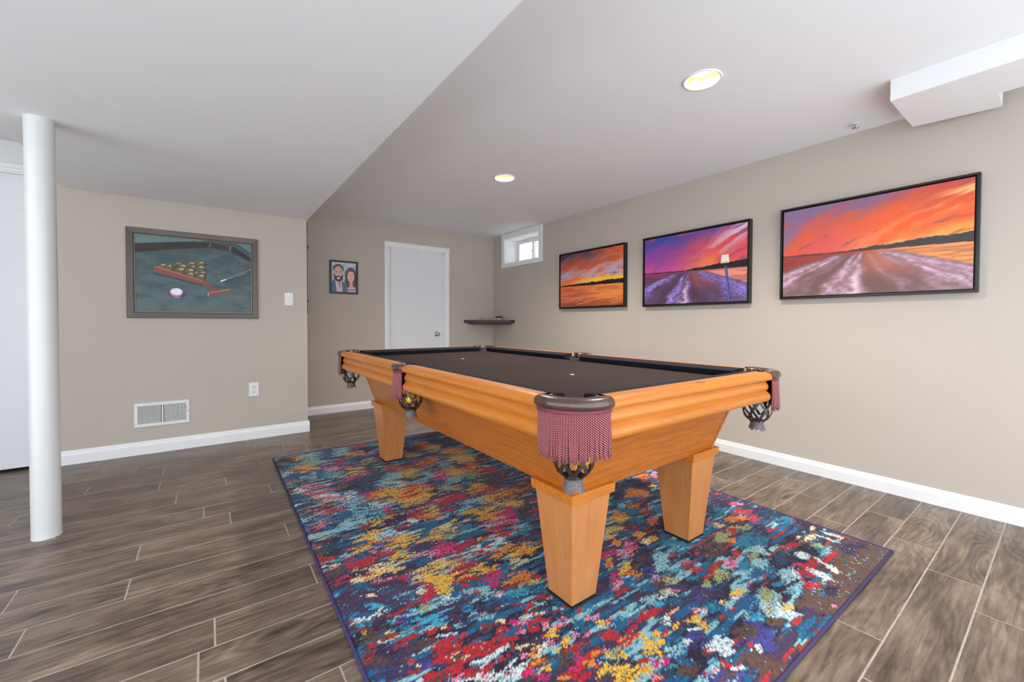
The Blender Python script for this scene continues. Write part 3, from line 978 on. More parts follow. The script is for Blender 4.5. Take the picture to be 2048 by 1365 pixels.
# small cartoon portrait of a couple on the back wall
def portrait():
    cv = Canvas(130, 165, (206, 214, 222))
    u, v = cv.u, cv.v
    n = fbm(u * 5, v * 6, 8)
    cv.c = mix(V3(196, 210, 224) + 0 * cv.c, V3(138, 190, 208), sstep(.35, .65, n))
    cv.c = mix(cv.c, V3(222, 216, 226), sstep(.82, .97, v))
    for k in range(9):
        cv.line(.34 + .035 * k, .925 + .012 * ((k * 7) % 3 - 1), .35 + .035 * k, .955 - .01 * ((k * 5) % 3), .005, (80, 84, 110))
    # woman
    cv.ell(.78, .56, .24, .29, (104, 78, 74)); cv.ell(.66, .34, .12, .20, (100, 74, 68)); cv.ell(.92, .34, .10, .20, (104, 76, 70))
    cv.poly([(.60, 0), (.66, .16), (.78, .22), (.94, .18), (1, .12), (1, 0)], (212, 190, 204))
    for k in range(8):
        cv.ell(.68 + .045 * k, .05 + .05 * ((k * 3) % 3) / 2 + .03, .022, .02, [(150, 80, 130), (96, 90, 130), (196, 120, 150)][k % 3])
    cv.poly([(.73, .20), (.86, .20), (.80, .09)], (224, 178, 160)); cv.poly([(.73, .38), (.86, .38), (.87, .2), (.72, .2)], (222, 172, 154))
    cv.ell(.785, .54, .145, .20, (234, 196, 182)); cv.ell(.785, .76, .16, .05, (116, 86, 80))
    cv.ell(.725, .60, .022, .012, (60, 50, 52)); cv.ell(.845, .60, .022, .012, (60, 50, 52)); cv.ell(.785, .53, .016, .02, (216, 164, 148))
    cv.ell(.785, .455, .055, .026, (170, 70, 80)); cv.ell(.785, .462, .045, .014, (250, 244, 240))
    # man
    cv.poly([(0, 0), (0, .34), (.12, .44), (.40, .40), (.62, .26), (.66, 0)], (96, 122, 150))
    cv.poly([(.14, .42), (.40, .38), (.44, 0), (.20, 0)], (214, 206, 218)); cv.poly([(.26, .34), (.36, .34), (.37, .16), (.32, .12)], (196, 150, 132))
    cv.line(.06, .30, .18, .06, .012, (66, 90, 116)); cv.line(.58, .26, .46, .04, .012, (66, 90, 116))
    cv.ell(.27, .78, .22, .16, (84, 82, 86)); cv.ell(.27, .62, .19, .25, (228, 188, 172)); cv.ell(.06, .60, .03, .05, (222, 178, 160))
    cv.poly([(.08, .60), (.12, .60), (.17, .50), (.37, .50), (.43, .60), (.46, .60), (.45, .44), (.36, .35), (.22, .35), (.11, .43)], (70, 54, 56))
    cv.ell(.27, .51, .11, .03, (74, 56, 56)); cv.ell(.28, .455, .07, .045, (232, 200, 188)); cv.ell(.28, .462, .045, .014, (250, 246, 242)); cv.ell(.28, .43, .02, .018, (60, 44, 46))
    cv.ell(.19, .66, .03, .014, (62, 52, 56)); cv.ell(.36, .66, .03, .014, (62, 52, 56)); cv.line(.15, .70, .24, .705, .010, (64, 56, 58)); cv.line(.32, .705, .41, .70, .010, (64, 56, 58))
    cv.ell(.27, .58, .025, .03, (216, 168, 150))
    return cv
t = tag(empty('framed_portrait', (1.293, YB, 1.380)), 'small cartoon portrait of a smiling couple in a black frame', 'picture')
FW, FH = .158, .385
for (x0, x1, z0, z1) in ((-FW, FW, 0, .022), (-FW, FW, FH - .022, FH), (-FW, -FW + .022, .022, FH - .022), (FW - .022, FW, .022, FH - .022)):
    b = bmesh.new(); box(b, x0, x1, -.020, 0, z0, z1, .0015); obj('frame_bar', b, M['espresso'], t)
cv = portrait()
b = bmesh.new(); box(b, -FW + .015, FW - .015, -.010, -.001, .015, FH - .015); cb = obj('mat_board', b, M['plastic'], t)
P = np.zeros((cv.ny, cv.nx, 3)); P[..., 0] = -FW + .022 + cv.u * (2 * FW - .044); P[..., 1] = -.0106; P[..., 2] = .022 + cv.v * (FH - .044)
grid_mesh('print', P, cv.c, M['print'], cb)

# ------------------------------------------------------------------ corner shelf and what lies on it
t = tag(empty('corner_shelf', (XR, YB, 1.035)), 'dark brown corner shelf mounted where the back and right walls meet', 'shelf')
b = bmesh.new()
prism(b, [(0, 0), (-.495, 0), (-.495, -.05), (-.40, -.165), (-.17, -.40), (-.06, -.527), (0, -.527)], .012, .048)
obj('shelf_board', fixn(b), M['espresso'], t)
b = bmesh.new()
pts = [(0, 0), (-.47, 0)] + [(-.47 * math.cos(a) , -.50 * math.sin(a)) for a in np.linspace(.12, PI / 2 - .12, 9)] + [(0, -.50)]
a_ = [b.verts.new((x, y, .012)) for x, y in pts]
c_ = [b.verts.new((x * .86, y * .86, -.012)) for x, y in pts]
for i in range(len(pts)):
    k = (i + 1) % len(pts); b.faces.new((a_[i], a_[k], c_[k], c_[i]))
b.faces.new(c_); b.faces.new(a_[::-1])
obj('under_panel', fixn(b), plain('dark_brown_panel', S(74, 60, 52), .5, vary=.12), t)
t = tag(empty('flat_rack', (XR - .16, YB - .17, 1.083)), 'low tan wooden rack lying flat on the dark corner shelf', 'rack')
for k in range(3):
    b = bmesh.new(); a0 = math.radians(45 + 120 * k)
    p0 = Vector((math.cos(a0), math.sin(a0), 0)) * .135; p1 = Vector((math.cos(a0 + 2 * PI / 3), math.sin(a0 + 2 * PI / 3), 0)) * .135
    d = (p1 - p0).normalized(); nn = Vector((-d.y, d.x, 0)) * .006
    prism(b, [(p0 + nn).xy, (p1 + nn).xy, (p1 - nn).xy, (p0 - nn).xy], 0, .030)
    obj('rack_bar', fixn(b), M['tan'], t)
t = tag(empty('small_brush', (XR - .13, YB - .33, 1.083)), 'small dark topped brush standing on the corner shelf', 'brush')
b = bmesh.new(); box(b, -.014, .014, -.030, .030, .0, .032, .002); obj('bristles', b, plain('pale_bristle', S(196, 188, 176), .8, vary=.3, nscale=120), t)
b = bmesh.new(); box(b, -.020, .020, -.050, .050, .032, .052, .004); obj('handle', b, M['espresso'], t)

# ------------------------------------------------------------------ rug
RUG = """-2062,1059,108,-76,-40,-139,P;-2063,1545,73,-52,-11,-48,N;-2098,1530,33,-23,-6,-27,D;-1986,1506,48,-34,-23,-89,B;-1892,1498,46,-33,-15,-49,Y;-1965,1413,36,-25,-10,-35,Y;-1799,1374,51,-36,-21,-54,Y;-1850,1258,27,-19,-17,-45,Y;-1824,1475,44,-31,-15,-42,LW;-1695,1375,41,-29,-26,-59,B;-2102,1638,52,-37,-4,-21,GL;-2143,1494,19,-13,-12,-64,E;-2131,1429,24,-17,-3,-13,R;-2134,1357,25,-18,-5,-23,YC;-2047,1397,32,-23,-4,-18,LK;-1913,1346,49,-35,-9,-27,KP;-1907,1313,35,-25,-5,-15,R;-1954,1310,16,-11,-5,-17,P;-1976,1299,34,-24,-7,-22,R;-2053,1300,46,-32,-11,-41,R;-1970,1209,57,-41,-10,-31,CY;-2133,1294,25,-17,-8,-37,E;-2026,1182,29,-21,-5,-17,OC;-2062,1196,24,-17,-7,-25,C;-2097,1238,15,-10,-4,-15,RM;-2142,1224,14,-10,-3,-12,R;-1985,1124,24,-17,-6,-19,KM;-1946,1068,47,-33,-24,-67,P;-2063,1151,28,-20,-4,-16,B;-2032,1102,14,-10,-4,-13,BV;-2081,1125,18,-13,-5,-18,TP;-1993,1031,27,-19,-9,-25,BP;-1879,1114,10,-7,-6,-14,R;-1851,1076,20,-14,-16,-37,B;-1804,1156,44,-31,-13,-31,B;-1881,1159,33,-23,-11,-30,DN;-1785,1041,47,-33,-32,-68,YC;-1797,951,28,-20,-12,-25,YG;-1850,1005,19,-13,-15,-34,R;-1851,946,27,-20,-10,-22,R;-1882,917,18,-13,-7,-15,RM;-1637,1334,44,-31,-34,-71,YGO;-1664,1215,25,-18,-22,-46,M;-1696,1208,22,-15,-11,-22,MK;-1766,1213,40,-28,-7,-15,KC;-2057,1002,24,-17,-3,-11,W;-2072,970,21,-15,-3,-11,B;-2094,963,25,-18,-4,-15,WC;-2093,932,17,-12,-4,-14,TV;-2115,991,13,-9,-4,-15,T;-2130,962,6,-4,-2,-7,R;-2040,971,13,-9,-10,-31,WV;-2012,960,17,-12,-8,-23,BP;-1937,897,19,-14,-5,-13,WV;-1899,880,13,-9,-10,-22,G;-1893,812,42,-30,-14,-30,VB;-1913,954,13,-10,-6,-16,VP;-1829,884,29,-21,-9,-19,LW;-1879,972,16,-11,-7,-16,CL;-2147,1141,14,-10,-2,-10,V;-2160,979,12,-9,-5,-22,E;-1980,864,21,-15,-8,-21,I;-2051,1067,25,-18,-2,-6,C;-2076,743,60,-42,-11,-31,PN;-2078,674,39,-28,-7,-18,PI;-1905,818,42,-30,-11,-23,V;-1901,780,21,-15,-6,-13,V;-2058,1001,22,-15,-4,-14,V;-2090,923,12,-9,-4,-14,T;-2122,921,10,-7,-2,-9,V;-1989,822,22,-16,-5,-13,VT;-1985,866,17,-12,-8,-21,I;-2113,894,20,-14,-2,-7,R;-2087,851,40,-28,-7,-23,E;-2123,884,8,-6,-3,-10,Y;-2042,839,8,-6,-3,-10,YC;-2052,818,8,-6,-4,-13,R;-2029,771,17,-12,-5,-12,R;-2054,763,6,-4,-3,-9,R;-1987,734,29,-21,-11,-26,E;-2014,717,19,-13,-7,-17,E;-2119,817,13,-10,-2,-7,R;-2089,814,12,-8,-2,-6,W;-2138,746,22,-15,-7,-25,E;-2033,681,7,-5,-5,-13,R;-2015,652,14,-10,-4,-10,CE;-1985,644,24,-17,-9,-20,ID;-1928,685,23,-16,-16,-33,R;-1932,761,20,-14,-7,-15,R;-1948,634,15,-10,-11,-23,R;-1891,666,25,-18,-9,-16,R;-1905,722,24,-17,-4,-9,VW;-1855,682,18,-13,-5,-10,R;-1878,620,34,-24,-13,-23,R;-1835,611,29,-20,-9,-15,R;-1912,616,22,-16,-11,-20,CE;-1928,577,25,-18,-11,-21,R;-1910,538,26,-19,-6,-11,R;-1856,552,26,-18,-6,-10,W;-2017,599,23,-16,-6,-14,R;-2053,644,9,-6,-3,-7,R;-1941,539,35,-25,-5,-9,WK;-1886,506,17,-12,-8,-13,W;-2048,606,10,-7,-3,-7,W;-1846,729,12,-9,-7,-12,LT;-1761,734,25,-18,-11,-19,BL;-1773,793,33,-23,-9,-15,B;-1778,677,10,-7,-4,-6,R;-1884,752,16,-12,-6,-12,CR;-1859,3031,19,-13,-11,-60,R;-1781,3044,48,-34,-17,-81,B;-1916,3005,74,-52,-13,-78,L;-1694,3007,48,-34,-28,-121,L;-1559,3058,40,-28,-13,-47,RK;-1430,3045,51,-36,-20,-65,TL;-1506,2911,54,-38,-21,-69,N;-1637,2852,38,-26,-17,-66,YO;-1533,2801,57,-40,-12,-41,K;-2058,2860,30,-21,-7,-52,T;-1942,2856,58,-41,-18,-107,GL;-2016,2700,71,-50,-14,-88,YOC;-2014,2968,27,-19,-8,-52,YO;-1759,2707,35,-25,-24,-102,RM;-1769,2600,34,-24,-15,-64,MN;-1662,2639,53,-37,-23,-83,DT;-1582,2583,53,-37,-25,-82,DG;-1725,2460,33,-23,-28,-103,YO;-1645,2440,34,-24,-10,-33,E;-1711,2349,32,-23,-10,-34,MK;-1801,2316,24,-17,-13,-53,MK;-1954,2520,44,-31,-19,-102,B;-2072,2570,64,-45,-13,-88,BD;-2016,2531,24,-17,-12,-72,LW;-2137,2682,20,-14,-7,-62,LW;-1856,2588,46,-33,-13,-62,KL;-1873,2463,61,-43,-17,-79,DLG;-2125,2438,34,-24,-9,-67,GD;-2015,2332,57,-40,-8,-45,RK;-2133,2317,22,-15,-13,-99,N;-2094,2304,22,-16,-9,-62,W;-1998,2196,80,-56,-10,-53,KR;-1951,2123,43,-30,-10,-45,WK;-1997,2080,87,-62,-11,-54,RKC;-2095,2173,42,-30,-12,-79,DB;-1892,2108,18,-13,-13,-56,B;-1785,2184,53,-37,-30,-110,DN;-1874,1932,48,-34,-29,-110,LT;-1872,2054,14,-10,-16,-65,W;-1764,1965,39,-28,-19,-63,OR;-1790,2009,18,-13,-16,-54,MR;-1452,2358,86,-60,-22,-58,RO;-1424,2197,62,-44,-32,-80,YG;-1574,1883,91,-64,-61,-155,Y;-1574,1883,47,-33,-30,-77,OR;-1682,1986,33,-23,-22,-65,YO;-1587,2074,77,-54,-25,-71,LCT;-1589,2296,53,-37,-27,-82,DB;-1547,2200,48,-34,-28,-78,L;-1752,1754,23,-16,-12,-36,M;-1672,1633,19,-14,-13,-33,MK;-1646,1583,22,-16,-23,-56,R;-1720,1615,32,-23,-18,-48,N;-1845,1624,22,-15,-11,-35,Y;-1780,1647,22,-16,-8,-24,OG;-1896,1749,16,-11,-8,-30,R;-1896,1680,25,-18,-23,-81,N;-1924,1661,15,-11,-13,-48,R;-1938,1790,80,-57,-11,-44,BL;-1953,1701,62,-44,-12,-49,L;-1760,1829,41,-29,-15,-47,WL;-1825,1752,42,-30,-16,-53,TL;-2140,1953,26,-18,-12,-76,E;-2049,1932,72,-51,-7,-38,REK;-1969,1953,67,-48,-8,-35,NR;-2013,2019,34,-24,-10,-51,DE;-2089,1816,37,-26,-8,-43,TK;-2104,1751,36,-26,-4,-24,RK;-2041,1706,24,-17,-5,-24,B;-2141,1815,18,-13,-8,-51,N;-1064,2788,41,-29,-35,-80,O;-1104,2713,30,-21,-21,-48,R;-1241,2689,39,-27,-22,-55,N;-1274,2575,47,-33,-21,-52,YG;-921,2714,113,-80,-68,-138,ND;-1061,2634,54,-38,-43,-92,GY;-1199,2374,41,-29,-28,-62,OR;-1286,2336,57,-40,-22,-52,RO;-1412,2329,39,-27,-20,-51,R;-1426,2198,62,-44,-32,-80,YG;-953,2440,58,-41,-53,-101,O;-987,2245,77,-54,-41,-74,Y;-1016,2107,52,-37,-31,-54,RO;-1054,1988,71,-50,-33,-56,OE;-958,1920,54,-38,-39,-61,R;-1275,2041,37,-26,-48,-99,M;-1192,2120,25,-18,-33,-66,O;-1171,2018,49,-35,-39,-74,YO;-1119,1915,36,-26,-33,-58,G;-1071,1770,78,-55,-34,-53,DE;-962,1821,61,-43,-30,-45,DE;-1348,1935,27,-19,-11,-23,B;-1324,1816,56,-40,-32,-62,GLO;-1245,1789,27,-19,-46,-83,B;-1245,1847,39,-27,-15,-27,N;-1195,1711,45,-32,-41,-69,OY;-1153,1640,37,-26,-36,-57,MR;-1111,1596,29,-21,-25,-37,RO;-1280,1636,21,-15,-21,-37,NP;-1373,1664,46,-32,-22,-41,R;-1315,1661,21,-15,-15,-28,M;-1438,1648,28,-20,-18,-36,R;-1503,1768,28,-20,-21,-48,Y;-1438,1882,22,-16,-14,-32,O;-1502,1984,42,-30,-18,-45,RO;-1497,1690,35,-24,-17,-36,MP;-1282,1563,52,-37,-26,-43,L;-1188,1520,46,-32,-33,-51,YO;-1068,1525,55,-38,-62,-88,EO;-948,1536,37,-26,-70,-91,EO;-1168,1398,54,-38,-33,-46,Y;-1344,1412,59,-42,-27,-45,YO;-1329,1339,54,-38,-29,-46,OY;-1248,1312,39,-27,-39,-56,M;-1262,1251,25,-18,-28,-40,MK;-1447,1539,33,-24,-21,-41,PM;-1545,1586,43,-30,-27,-58,GY;-1597,1518,41,-29,-16,-35,O;-1641,1590,23,-16,-27,-65,R;-1475,1452,35,-25,-32,-60,ND;-1631,1444,46,-32,-19,-43,B;-1539,1379,40,-28,-21,-41,YC;-1489,1316,30,-21,-15,-26,T;-1336,1245,62,-44,-11,-16,RK;-1253,1167,40,-28,-27,-37,TL;-1159,1259,39,-28,-42,-55,EN;-1690,1614,26,-18,-13,-33,N;-1705,1535,31,-22,-12,-30,W;-1179,2241,35,-25,-49,-100,LD;-1255,1931,39,-28,-24,-46,L;-1321,2107,25,-17,-35,-77,L;-1815,820,35,-25,-22,-42,P;-1696,760,37,-27,-22,-34,PN;-1837,767,21,-15,-14,-26,P;-1637,1188,41,-29,-17,-34,M;-1653,1238,22,-16,-13,-26,M;-1681,1174,30,-21,-11,-22,MK;-1546,1171,25,-18,-19,-34,R;-1533,1099,47,-33,-9,-15,W;-1413,1109,31,-22,-22,-33,W;-1499,1129,17,-12,-14,-22,BD;-1481,1173,17,-12,-9,-14,O;-1371,1146,35,-25,-16,-23,R;-1378,1213,30,-21,-11,-17,RK;-1267,1134,36,-26,-27,-35,TL;-1414,1053,14,-10,-22,-31,O;-1488,1023,32,-23,-20,-30,O;-1367,974,49,-35,-22,-29,YO;-1458,924,26,-18,-20,-27,CG;-1495,823,49,-35,-27,-35,O;-1479,771,29,-20,-12,-15,OY;-1433,785,12,-9,-13,-15,M;-1623,976,20,-14,-16,-27,Y;-1591,940,28,-20,-19,-30,YO;-1597,896,24,-17,-21,-33,M;-1623,856,17,-12,-14,-21,M;-1530,910,23,-16,-24,-34,TB;-1561,998,16,-11,-15,-23,D;-1668,1034,28,-20,-23,-42,R;-1652,1097,13,-9,-14,-25,R;-1566,1071,46,-32,-9,-15,R;-1696,1094,39,-28,-15,-30,YCG;-1751,1005,51,-36,-22,-44,Y;-1809,987,36,-25,-12,-26,Y;-1711,918,14,-10,-14,-24,RE;-1706,848,18,-13,-7,-11,RO;-1746,861,18,-13,-5,-8,K;-1811,918,23,-16,-6,-12,Y;-1813,883,34,-24,-6,-11,WL;-1741,832,45,-32,-6,-11,B;-1699,860,35,-25,-9,-15,L;-1771,789,26,-19,-10,-17,BV;-1737,719,21,-15,-10,-16,TL;-1628,788,16,-11,-10,-14,KW;-1562,757,28,-20,-16,-21,TV;-1497,721,28,-20,-17,-21,BT;-1522,631,26,-19,-26,-30,NP;-1627,702,13,-9,-5,-6,R;-1588,669,11,-8,-12,-15,R;-1510,678,20,-14,-5,-6,R;-1546,653,29,-20,-4,-4,L;-1509,594,22,-15,-4,-4,L;-1524,550,13,-9,-10,-11,RK;-1599,621,17,-12,-9,-12,W;-1609,584,27,-19,-13,-16,R;-1795,590,44,-31,-17,-25,R;-1739,588,20,-14,-9,-13,R;-1804,560,48,-1,-2,-10,W!;-1852,553,20,-4,-3,-11,W!;-1802,531,34,-5,-2,-7,R!;-1856,529,26,-5,-2,-7,R!;-1801,477,25,-18,-17,-23,W;-1848,482,31,-22,-8,-13,WK;-1772,444,16,-11,-9,-12,M;-1748,402,12,-9,-8,-10,M;-1783,518,11,-8,-5,-7,P;-1750,501,11,-8,-7,-9,K;-1721,636,20,-14,-12,-17,R;-1660,631,23,-16,-13,-17,KM;-1606,584,17,-12,-11,-14,R;-1654,572,12,-9,-8,-11,R;-1611,558,18,-13,-9,-10,K;-1680,595,12,-9,-12,-16,RK;-1714,669,12,-9,-6,-9,C;-1611,627,21,-15,-9,-12,WG;-1596,663,9,-6,-12,-15,R;-1554,574,32,-22,-17,-19,ND;-1513,562,23,-17,-15,-16,DN;-1606,530,14,-10,-9,-10,YC;-1627,509,14,-10,-10,-12,Y;-1619,468,15,-11,-12,-14,OY;-1646,455,8,-5,-8,-9,Y;-1651,488,15,-11,-12,-14,KP;-1661,525,16,-11,-10,-12,P;-1671,491,11,-8,-8,-9,W;-1716,487,24,-17,-12,-16,OC;-1718,528,19,-14,-11,-14,EC;-1724,455,22,-16,-10,-13,EO;-1728,425,16,-11,-8,-10,OY;-1658,411,24,-17,-17,-18,EN;-1525,548,13,-9,-6,-7,RK;-1572,530,27,-19,-9,-10,KW;-1555,498,20,-14,-16,-17,N;-1415,535,20,-14,-17,-16,TB;-1445,546,13,-9,-7,-7,R;-1431,495,19,-14,-14,-13,K;-1470,479,17,-12,-15,-15,DT;-1435,454,12,-9,-13,-12,Y;-1420,447,8,-6,-11,-10,RO;-1385,422,25,-18,-19,-16,B;-1455,410,26,-18,-15,-13,R;-1437,385,12,-8,-10,-9,O;-1440,352,16,-11,-15,-12,OY;-1481,378,23,-17,-12,-10,PK;-1465,355,12,-8,-10,-8,MR;-1517,450,12,-8,-9,-9,RK;-1568,467,14,-10,-9,-9,K;-1583,451,12,-8,-6,-7,L;-1557,428,25,-18,-9,-9,RE;-1554,404,17,-12,-11,-11,PM;-1539,375,21,-15,-11,-10,OR;-1597,420,19,-13,-8,-8,R;-1493,346,21,-15,-11,-10,GY;-1482,317,13,-9,-14,-11,Y;-1610,387,17,-12,-12,-12,MK;-1583,361,13,-9,-8,-8,O;-1559,348,13,-9,-6,-6,N;-1518,302,18,-13,-13,-11,N;-1664,351,32,-22,-13,-14,R;-1648,371,11,-8,-7,-8,M;-1586,337,14,-10,-6,-6,R;-1580,297,37,-26,-23,-20,Y;-1725,392,9,-6,-8,-10,D;-1702,366,14,-10,-5,-6,O;-242,39,145,-103,-272,-68,E;-591,20,118,-84,-155,-44,E;-717,64,46,-33,-80,-26,E;-131,108,47,-33,-71,-19,PN;-26,333,89,-63,-83,-29,NP;-50,482,94,-66,-74,-30,ND;-104,414,53,-38,-47,-18,DT;-95,659,22,-16,-23,-11,RK;-137,571,26,-18,-30,-14,R;-197,505,25,-18,-40,-18,R;-264,566,46,-32,-28,-13,O;-349,501,40,-28,-30,-14,G;-416,525,24,-17,-39,-19,O;-513,481,22,-16,-27,-13,O;-432,413,56,-40,-64,-29,TB;-514,360,43,-30,-42,-19,L;-605,405,11,-7,-20,-10,R;-702,373,20,-14,-29,-14,KM;-677,330,23,-17,-36,-17,T;-615,311,27,-19,-30,-13,L;-266,407,12,-8,-21,-9,M;-470,271,38,-27,-50,-20,ND;-452,240,21,-15,-50,-19,N;-328,287,57,-10,-15,-8,R!;-213,269,38,-27,-41,-14,CE;-60,296,12,-8,-23,-8,C;-54,210,5,-41,-15,-3,C!;-122,209,4,-46,-10,-2,C!;-235,211,29,-21,-39,-13,GT;-267,175,28,-20,-38,-12,TL;-385,220,8,-24,-31,-8,W!;-375,159,-8,-27,-14,-2,W!;-394,112,-9,-34,-21,-3,W!;-488,126,-3,-47,-22,-3,W!;-296,148,61,-3,-17,-12,R!;-482,200,20,-14,-20,-7,MR;-549,173,8,-6,-45,-16,R;-601,118,22,-15,-28,-9,R;-598,145,-5,-19,-12,-2,R!;-594,205,39,-28,-51,-20,LW;-671,146,60,-7,-19,-14,VL!;-700,195,22,-15,-27,-11,T;-629,74,10,-7,-15,-5,T;-720,125,9,-6,-13,-5,L;-683,252,8,-6,-17,-7,RM;-698,278,23,-16,-35,-15,B;-808,258,12,-9,-19,-9,M;-884,269,24,-17,-17,-8,Y;-909,246,29,-21,-10,-5,W;-806,173,35,-25,-36,-15,LG;-829,119,20,-14,-28,-11,YG;-885,122,42,-30,-24,-10,LW;-864,168,29,-20,-34,-14,LG;-908,212,35,-25,-44,-20,BI;-581,68,24,-17,-35,-11,NP;-790,54,28,-20,-23,-8,P;-672,19,9,-6,-12,-4,K;-172,1230,38,-27,-47,-35,OR;-59,1220,22,-15,-50,-36,K;-305,1208,62,-43,-64,-50,N;-333,1150,32,-23,-31,-24,N;-430,1087,58,-41,-52,-40,O;-267,1089,20,-14,-26,-19,Y;-558,1122,23,-16,-44,-37,N;-601,987,46,-33,-48,-38,OE;-665,962,49,-34,-34,-28,T;-639,1026,22,-15,-24,-20,L;-582,903,14,-10,-48,-35,R;-524,885,28,-20,-50,-35,T;-643,814,23,-16,-44,-32,OK;-782,923,37,-26,-38,-31,Y;-740,969,27,-19,-22,-18,O;-706,869,40,-28,-29,-22,TB;-889,868,38,-27,-30,-26,YG;-803,827,26,-18,-32,-26,PR;-832,763,19,-13,-28,-21,YO;-971,826,21,-15,-22,-19,OY;-983,774,15,-11,-22,-18,O;-804,699,21,-15,-25,-18,YO;-852,699,18,-13,-24,-17,C;-954,712,32,-23,-32,-26,MK;-1053,728,23,-16,-20,-17,M;-1020,681,25,-18,-20,-16,K;-1111,731,14,-10,-28,-25,RM;-1124,689,14,-10,-18,-16,Y;-1153,702,11,-8,-18,-16,B;-723,695,25,-18,-33,-22,B;-763,619,48,-34,-37,-24,T;-794,567,43,-31,-35,-22,TL;-920,580,28,-20,-32,-22,L;-958,645,37,-26,-52,-39,N;-894,540,33,-23,-21,-14,IN;-666,492,58,-41,-76,-42,EN;-763,503,11,-8,-15,-9,R;-281,678,35,-25,-55,-30,TD;-142,712,55,-39,-51,-27,N;-85,653,25,-18,-23,-11,MK;-302,584,37,-26,-35,-17,O;-520,515,31,-22,-51,-26,G;-419,517,19,-13,-39,-19,OR;-512,475,18,-13,-29,-14,O;-481,436,30,-21,-58,-27,T;-607,403,11,-8,-26,-12,R;-417,634,13,-9,-20,-11,M;-460,614,16,-11,-24,-13,T;-421,586,26,-18,-24,-13,CO;-694,377,19,-14,-24,-12,KM;-861,488,22,-15,-16,-10,RK;-158,580,31,-22,-34,-16,R;-1018,604,41,-29,-55,-41,NE;-1059,539,33,-23,-34,-25,IN;-1002,340,52,-37,-49,-28,PI;-965,401,32,-23,-35,-21,N;-1056,122,45,-32,-50,-22,I;-1296,97,65,-47,-27,-14,IE;-1065,83,28,-20,-27,-11,I;-1114,620,27,-19,-28,-23,Y;-1190,607,16,-12,-31,-26,M;-1233,561,19,-13,-19,-16,K;-1125,679,14,-10,-23,-20,O;-1015,685,29,-20,-25,-20,KR;-1120,565,23,-16,-16,-13,OE;-965,549,27,-19,-50,-35,L;-907,589,28,-20,-27,-19,L;-1021,456,32,-23,-23,-15,G;-1070,499,13,-9,-17,-12,PK;-1145,477,19,-13,-20,-15,B;-1083,411,21,-15,-17,-11,K;-1126,420,30,-22,-20,-14,WG;-1184,401,18,-13,-19,-13,V;-1198,438,24,-17,-19,-14,L;-1129,369,15,-10,-15,-9,B;-883,473,20,-14,-26,-16,RE;-872,440,20,-14,-23,-13,R;-929,415,26,-18,-15,-9,T;-825,357,36,-26,-39,-21,G;-930,361,19,-13,-18,-10,G;-705,373,21,-15,-44,-22,KM;-680,329,24,-17,-37,-17,T;-606,303,31,-22,-47,-20,L;-606,405,11,-8,-24,-12,R;-555,349,29,-20,-33,-15,EG;-890,267,24,-17,-21,-10,Y;-912,248,24,-17,-10,-5,WK;-813,256,13,-9,-19,-9,MP;-987,261,12,-8,-21,-11,YC;-1041,280,35,-25,-20,-11,TB;-1024,243,4,-27,-23,-6,B!;-896,210,24,-17,-28,-13,B;-866,156,23,-17,-68,-28,WLG;-968,161,25,-18,-31,-14,VL;-804,199,18,-13,-37,-16,G;-1264,389,59,-3,-11,-18,R!;-1346,406,11,-8,-12,-9,R;-1376,377,34,1,-4,-10,R!;-1380,424,25,-18,-22,-19,B;-1195,346,47,-3,-4,-6,OC!;-1094,287,23,-16,-14,-8,KW;-1161,281,28,-20,-16,-9,Y;-1165,243,-10,-19,-19,0,Y!;-1242,304,14,-10,-16,-11,Y;-1198,245,21,-15,-10,-6,WP;-1248,330,25,-18,-17,-11,WP;-1240,227,34,-24,-24,-14,IN;-1212,167,38,-27,-31,-17,W;-1172,163,21,-15,-21,-11,W;-1277,238,13,-9,-11,-7,WK;-1425,354,29,-20,-20,-16,OR;-1376,289,15,-11,-16,-11,Y;-1375,323,-3,-31,-12,-2,Y!;-1345,282,21,1,-4,-12,Y!;-1421,282,20,-14,-13,-10,Y;-1391,261,-1,-17,-10,-2,Y!;-1301,302,13,-9,-15,-10,RO;-1337,317,11,-7,-15,-11,Y;-1443,387,21,-15,-17,-14,R;-1468,374,15,-11,-13,-11,P;-1506,334,20,-14,-18,-15,YG;-1458,272,17,-12,-9,-7,R;-1434,241,14,-10,-19,-13,RM;-1480,249,17,-12,-15,-11,OY;-1512,288,22,-15,-14,-12,NE;-1562,286,28,-20,-23,-19,Y;-1521,252,21,-15,-17,-13,YE;-1470,212,14,-10,-12,-8,KY;-1342,245,20,-14,-14,-9,L;-1316,222,20,-14,-21,-13,TL;-1397,206,12,-9,-13,-8,V;-1393,226,12,-9,-10,-6,M;-1360,194,15,-10,-20,-12,B;-1255,115,6,-13,-12,-3,R!;-1237,89,14,-10,-11,-5,WK;-1338,139,7,-5,-7,-4,R;-1307,126,12,-8,-10,-5,WK;-1122,113,10,-7,-13,-6,R;-1123,90,15,-11,-21,-9,W;-1380,169,24,-17,-22,-14,E;-1073,145,32,-23,-27,-13,E;-1162,89,45,-32,-24,-11,E;-1157,36,38,-27,-43,-18,E;-939,111,19,-14,-26,-10,E;-1430,200,14,-10,-18,-12,D"""
RW, RL = 2.164, 3.10
RTH = math.radians(-0.75)
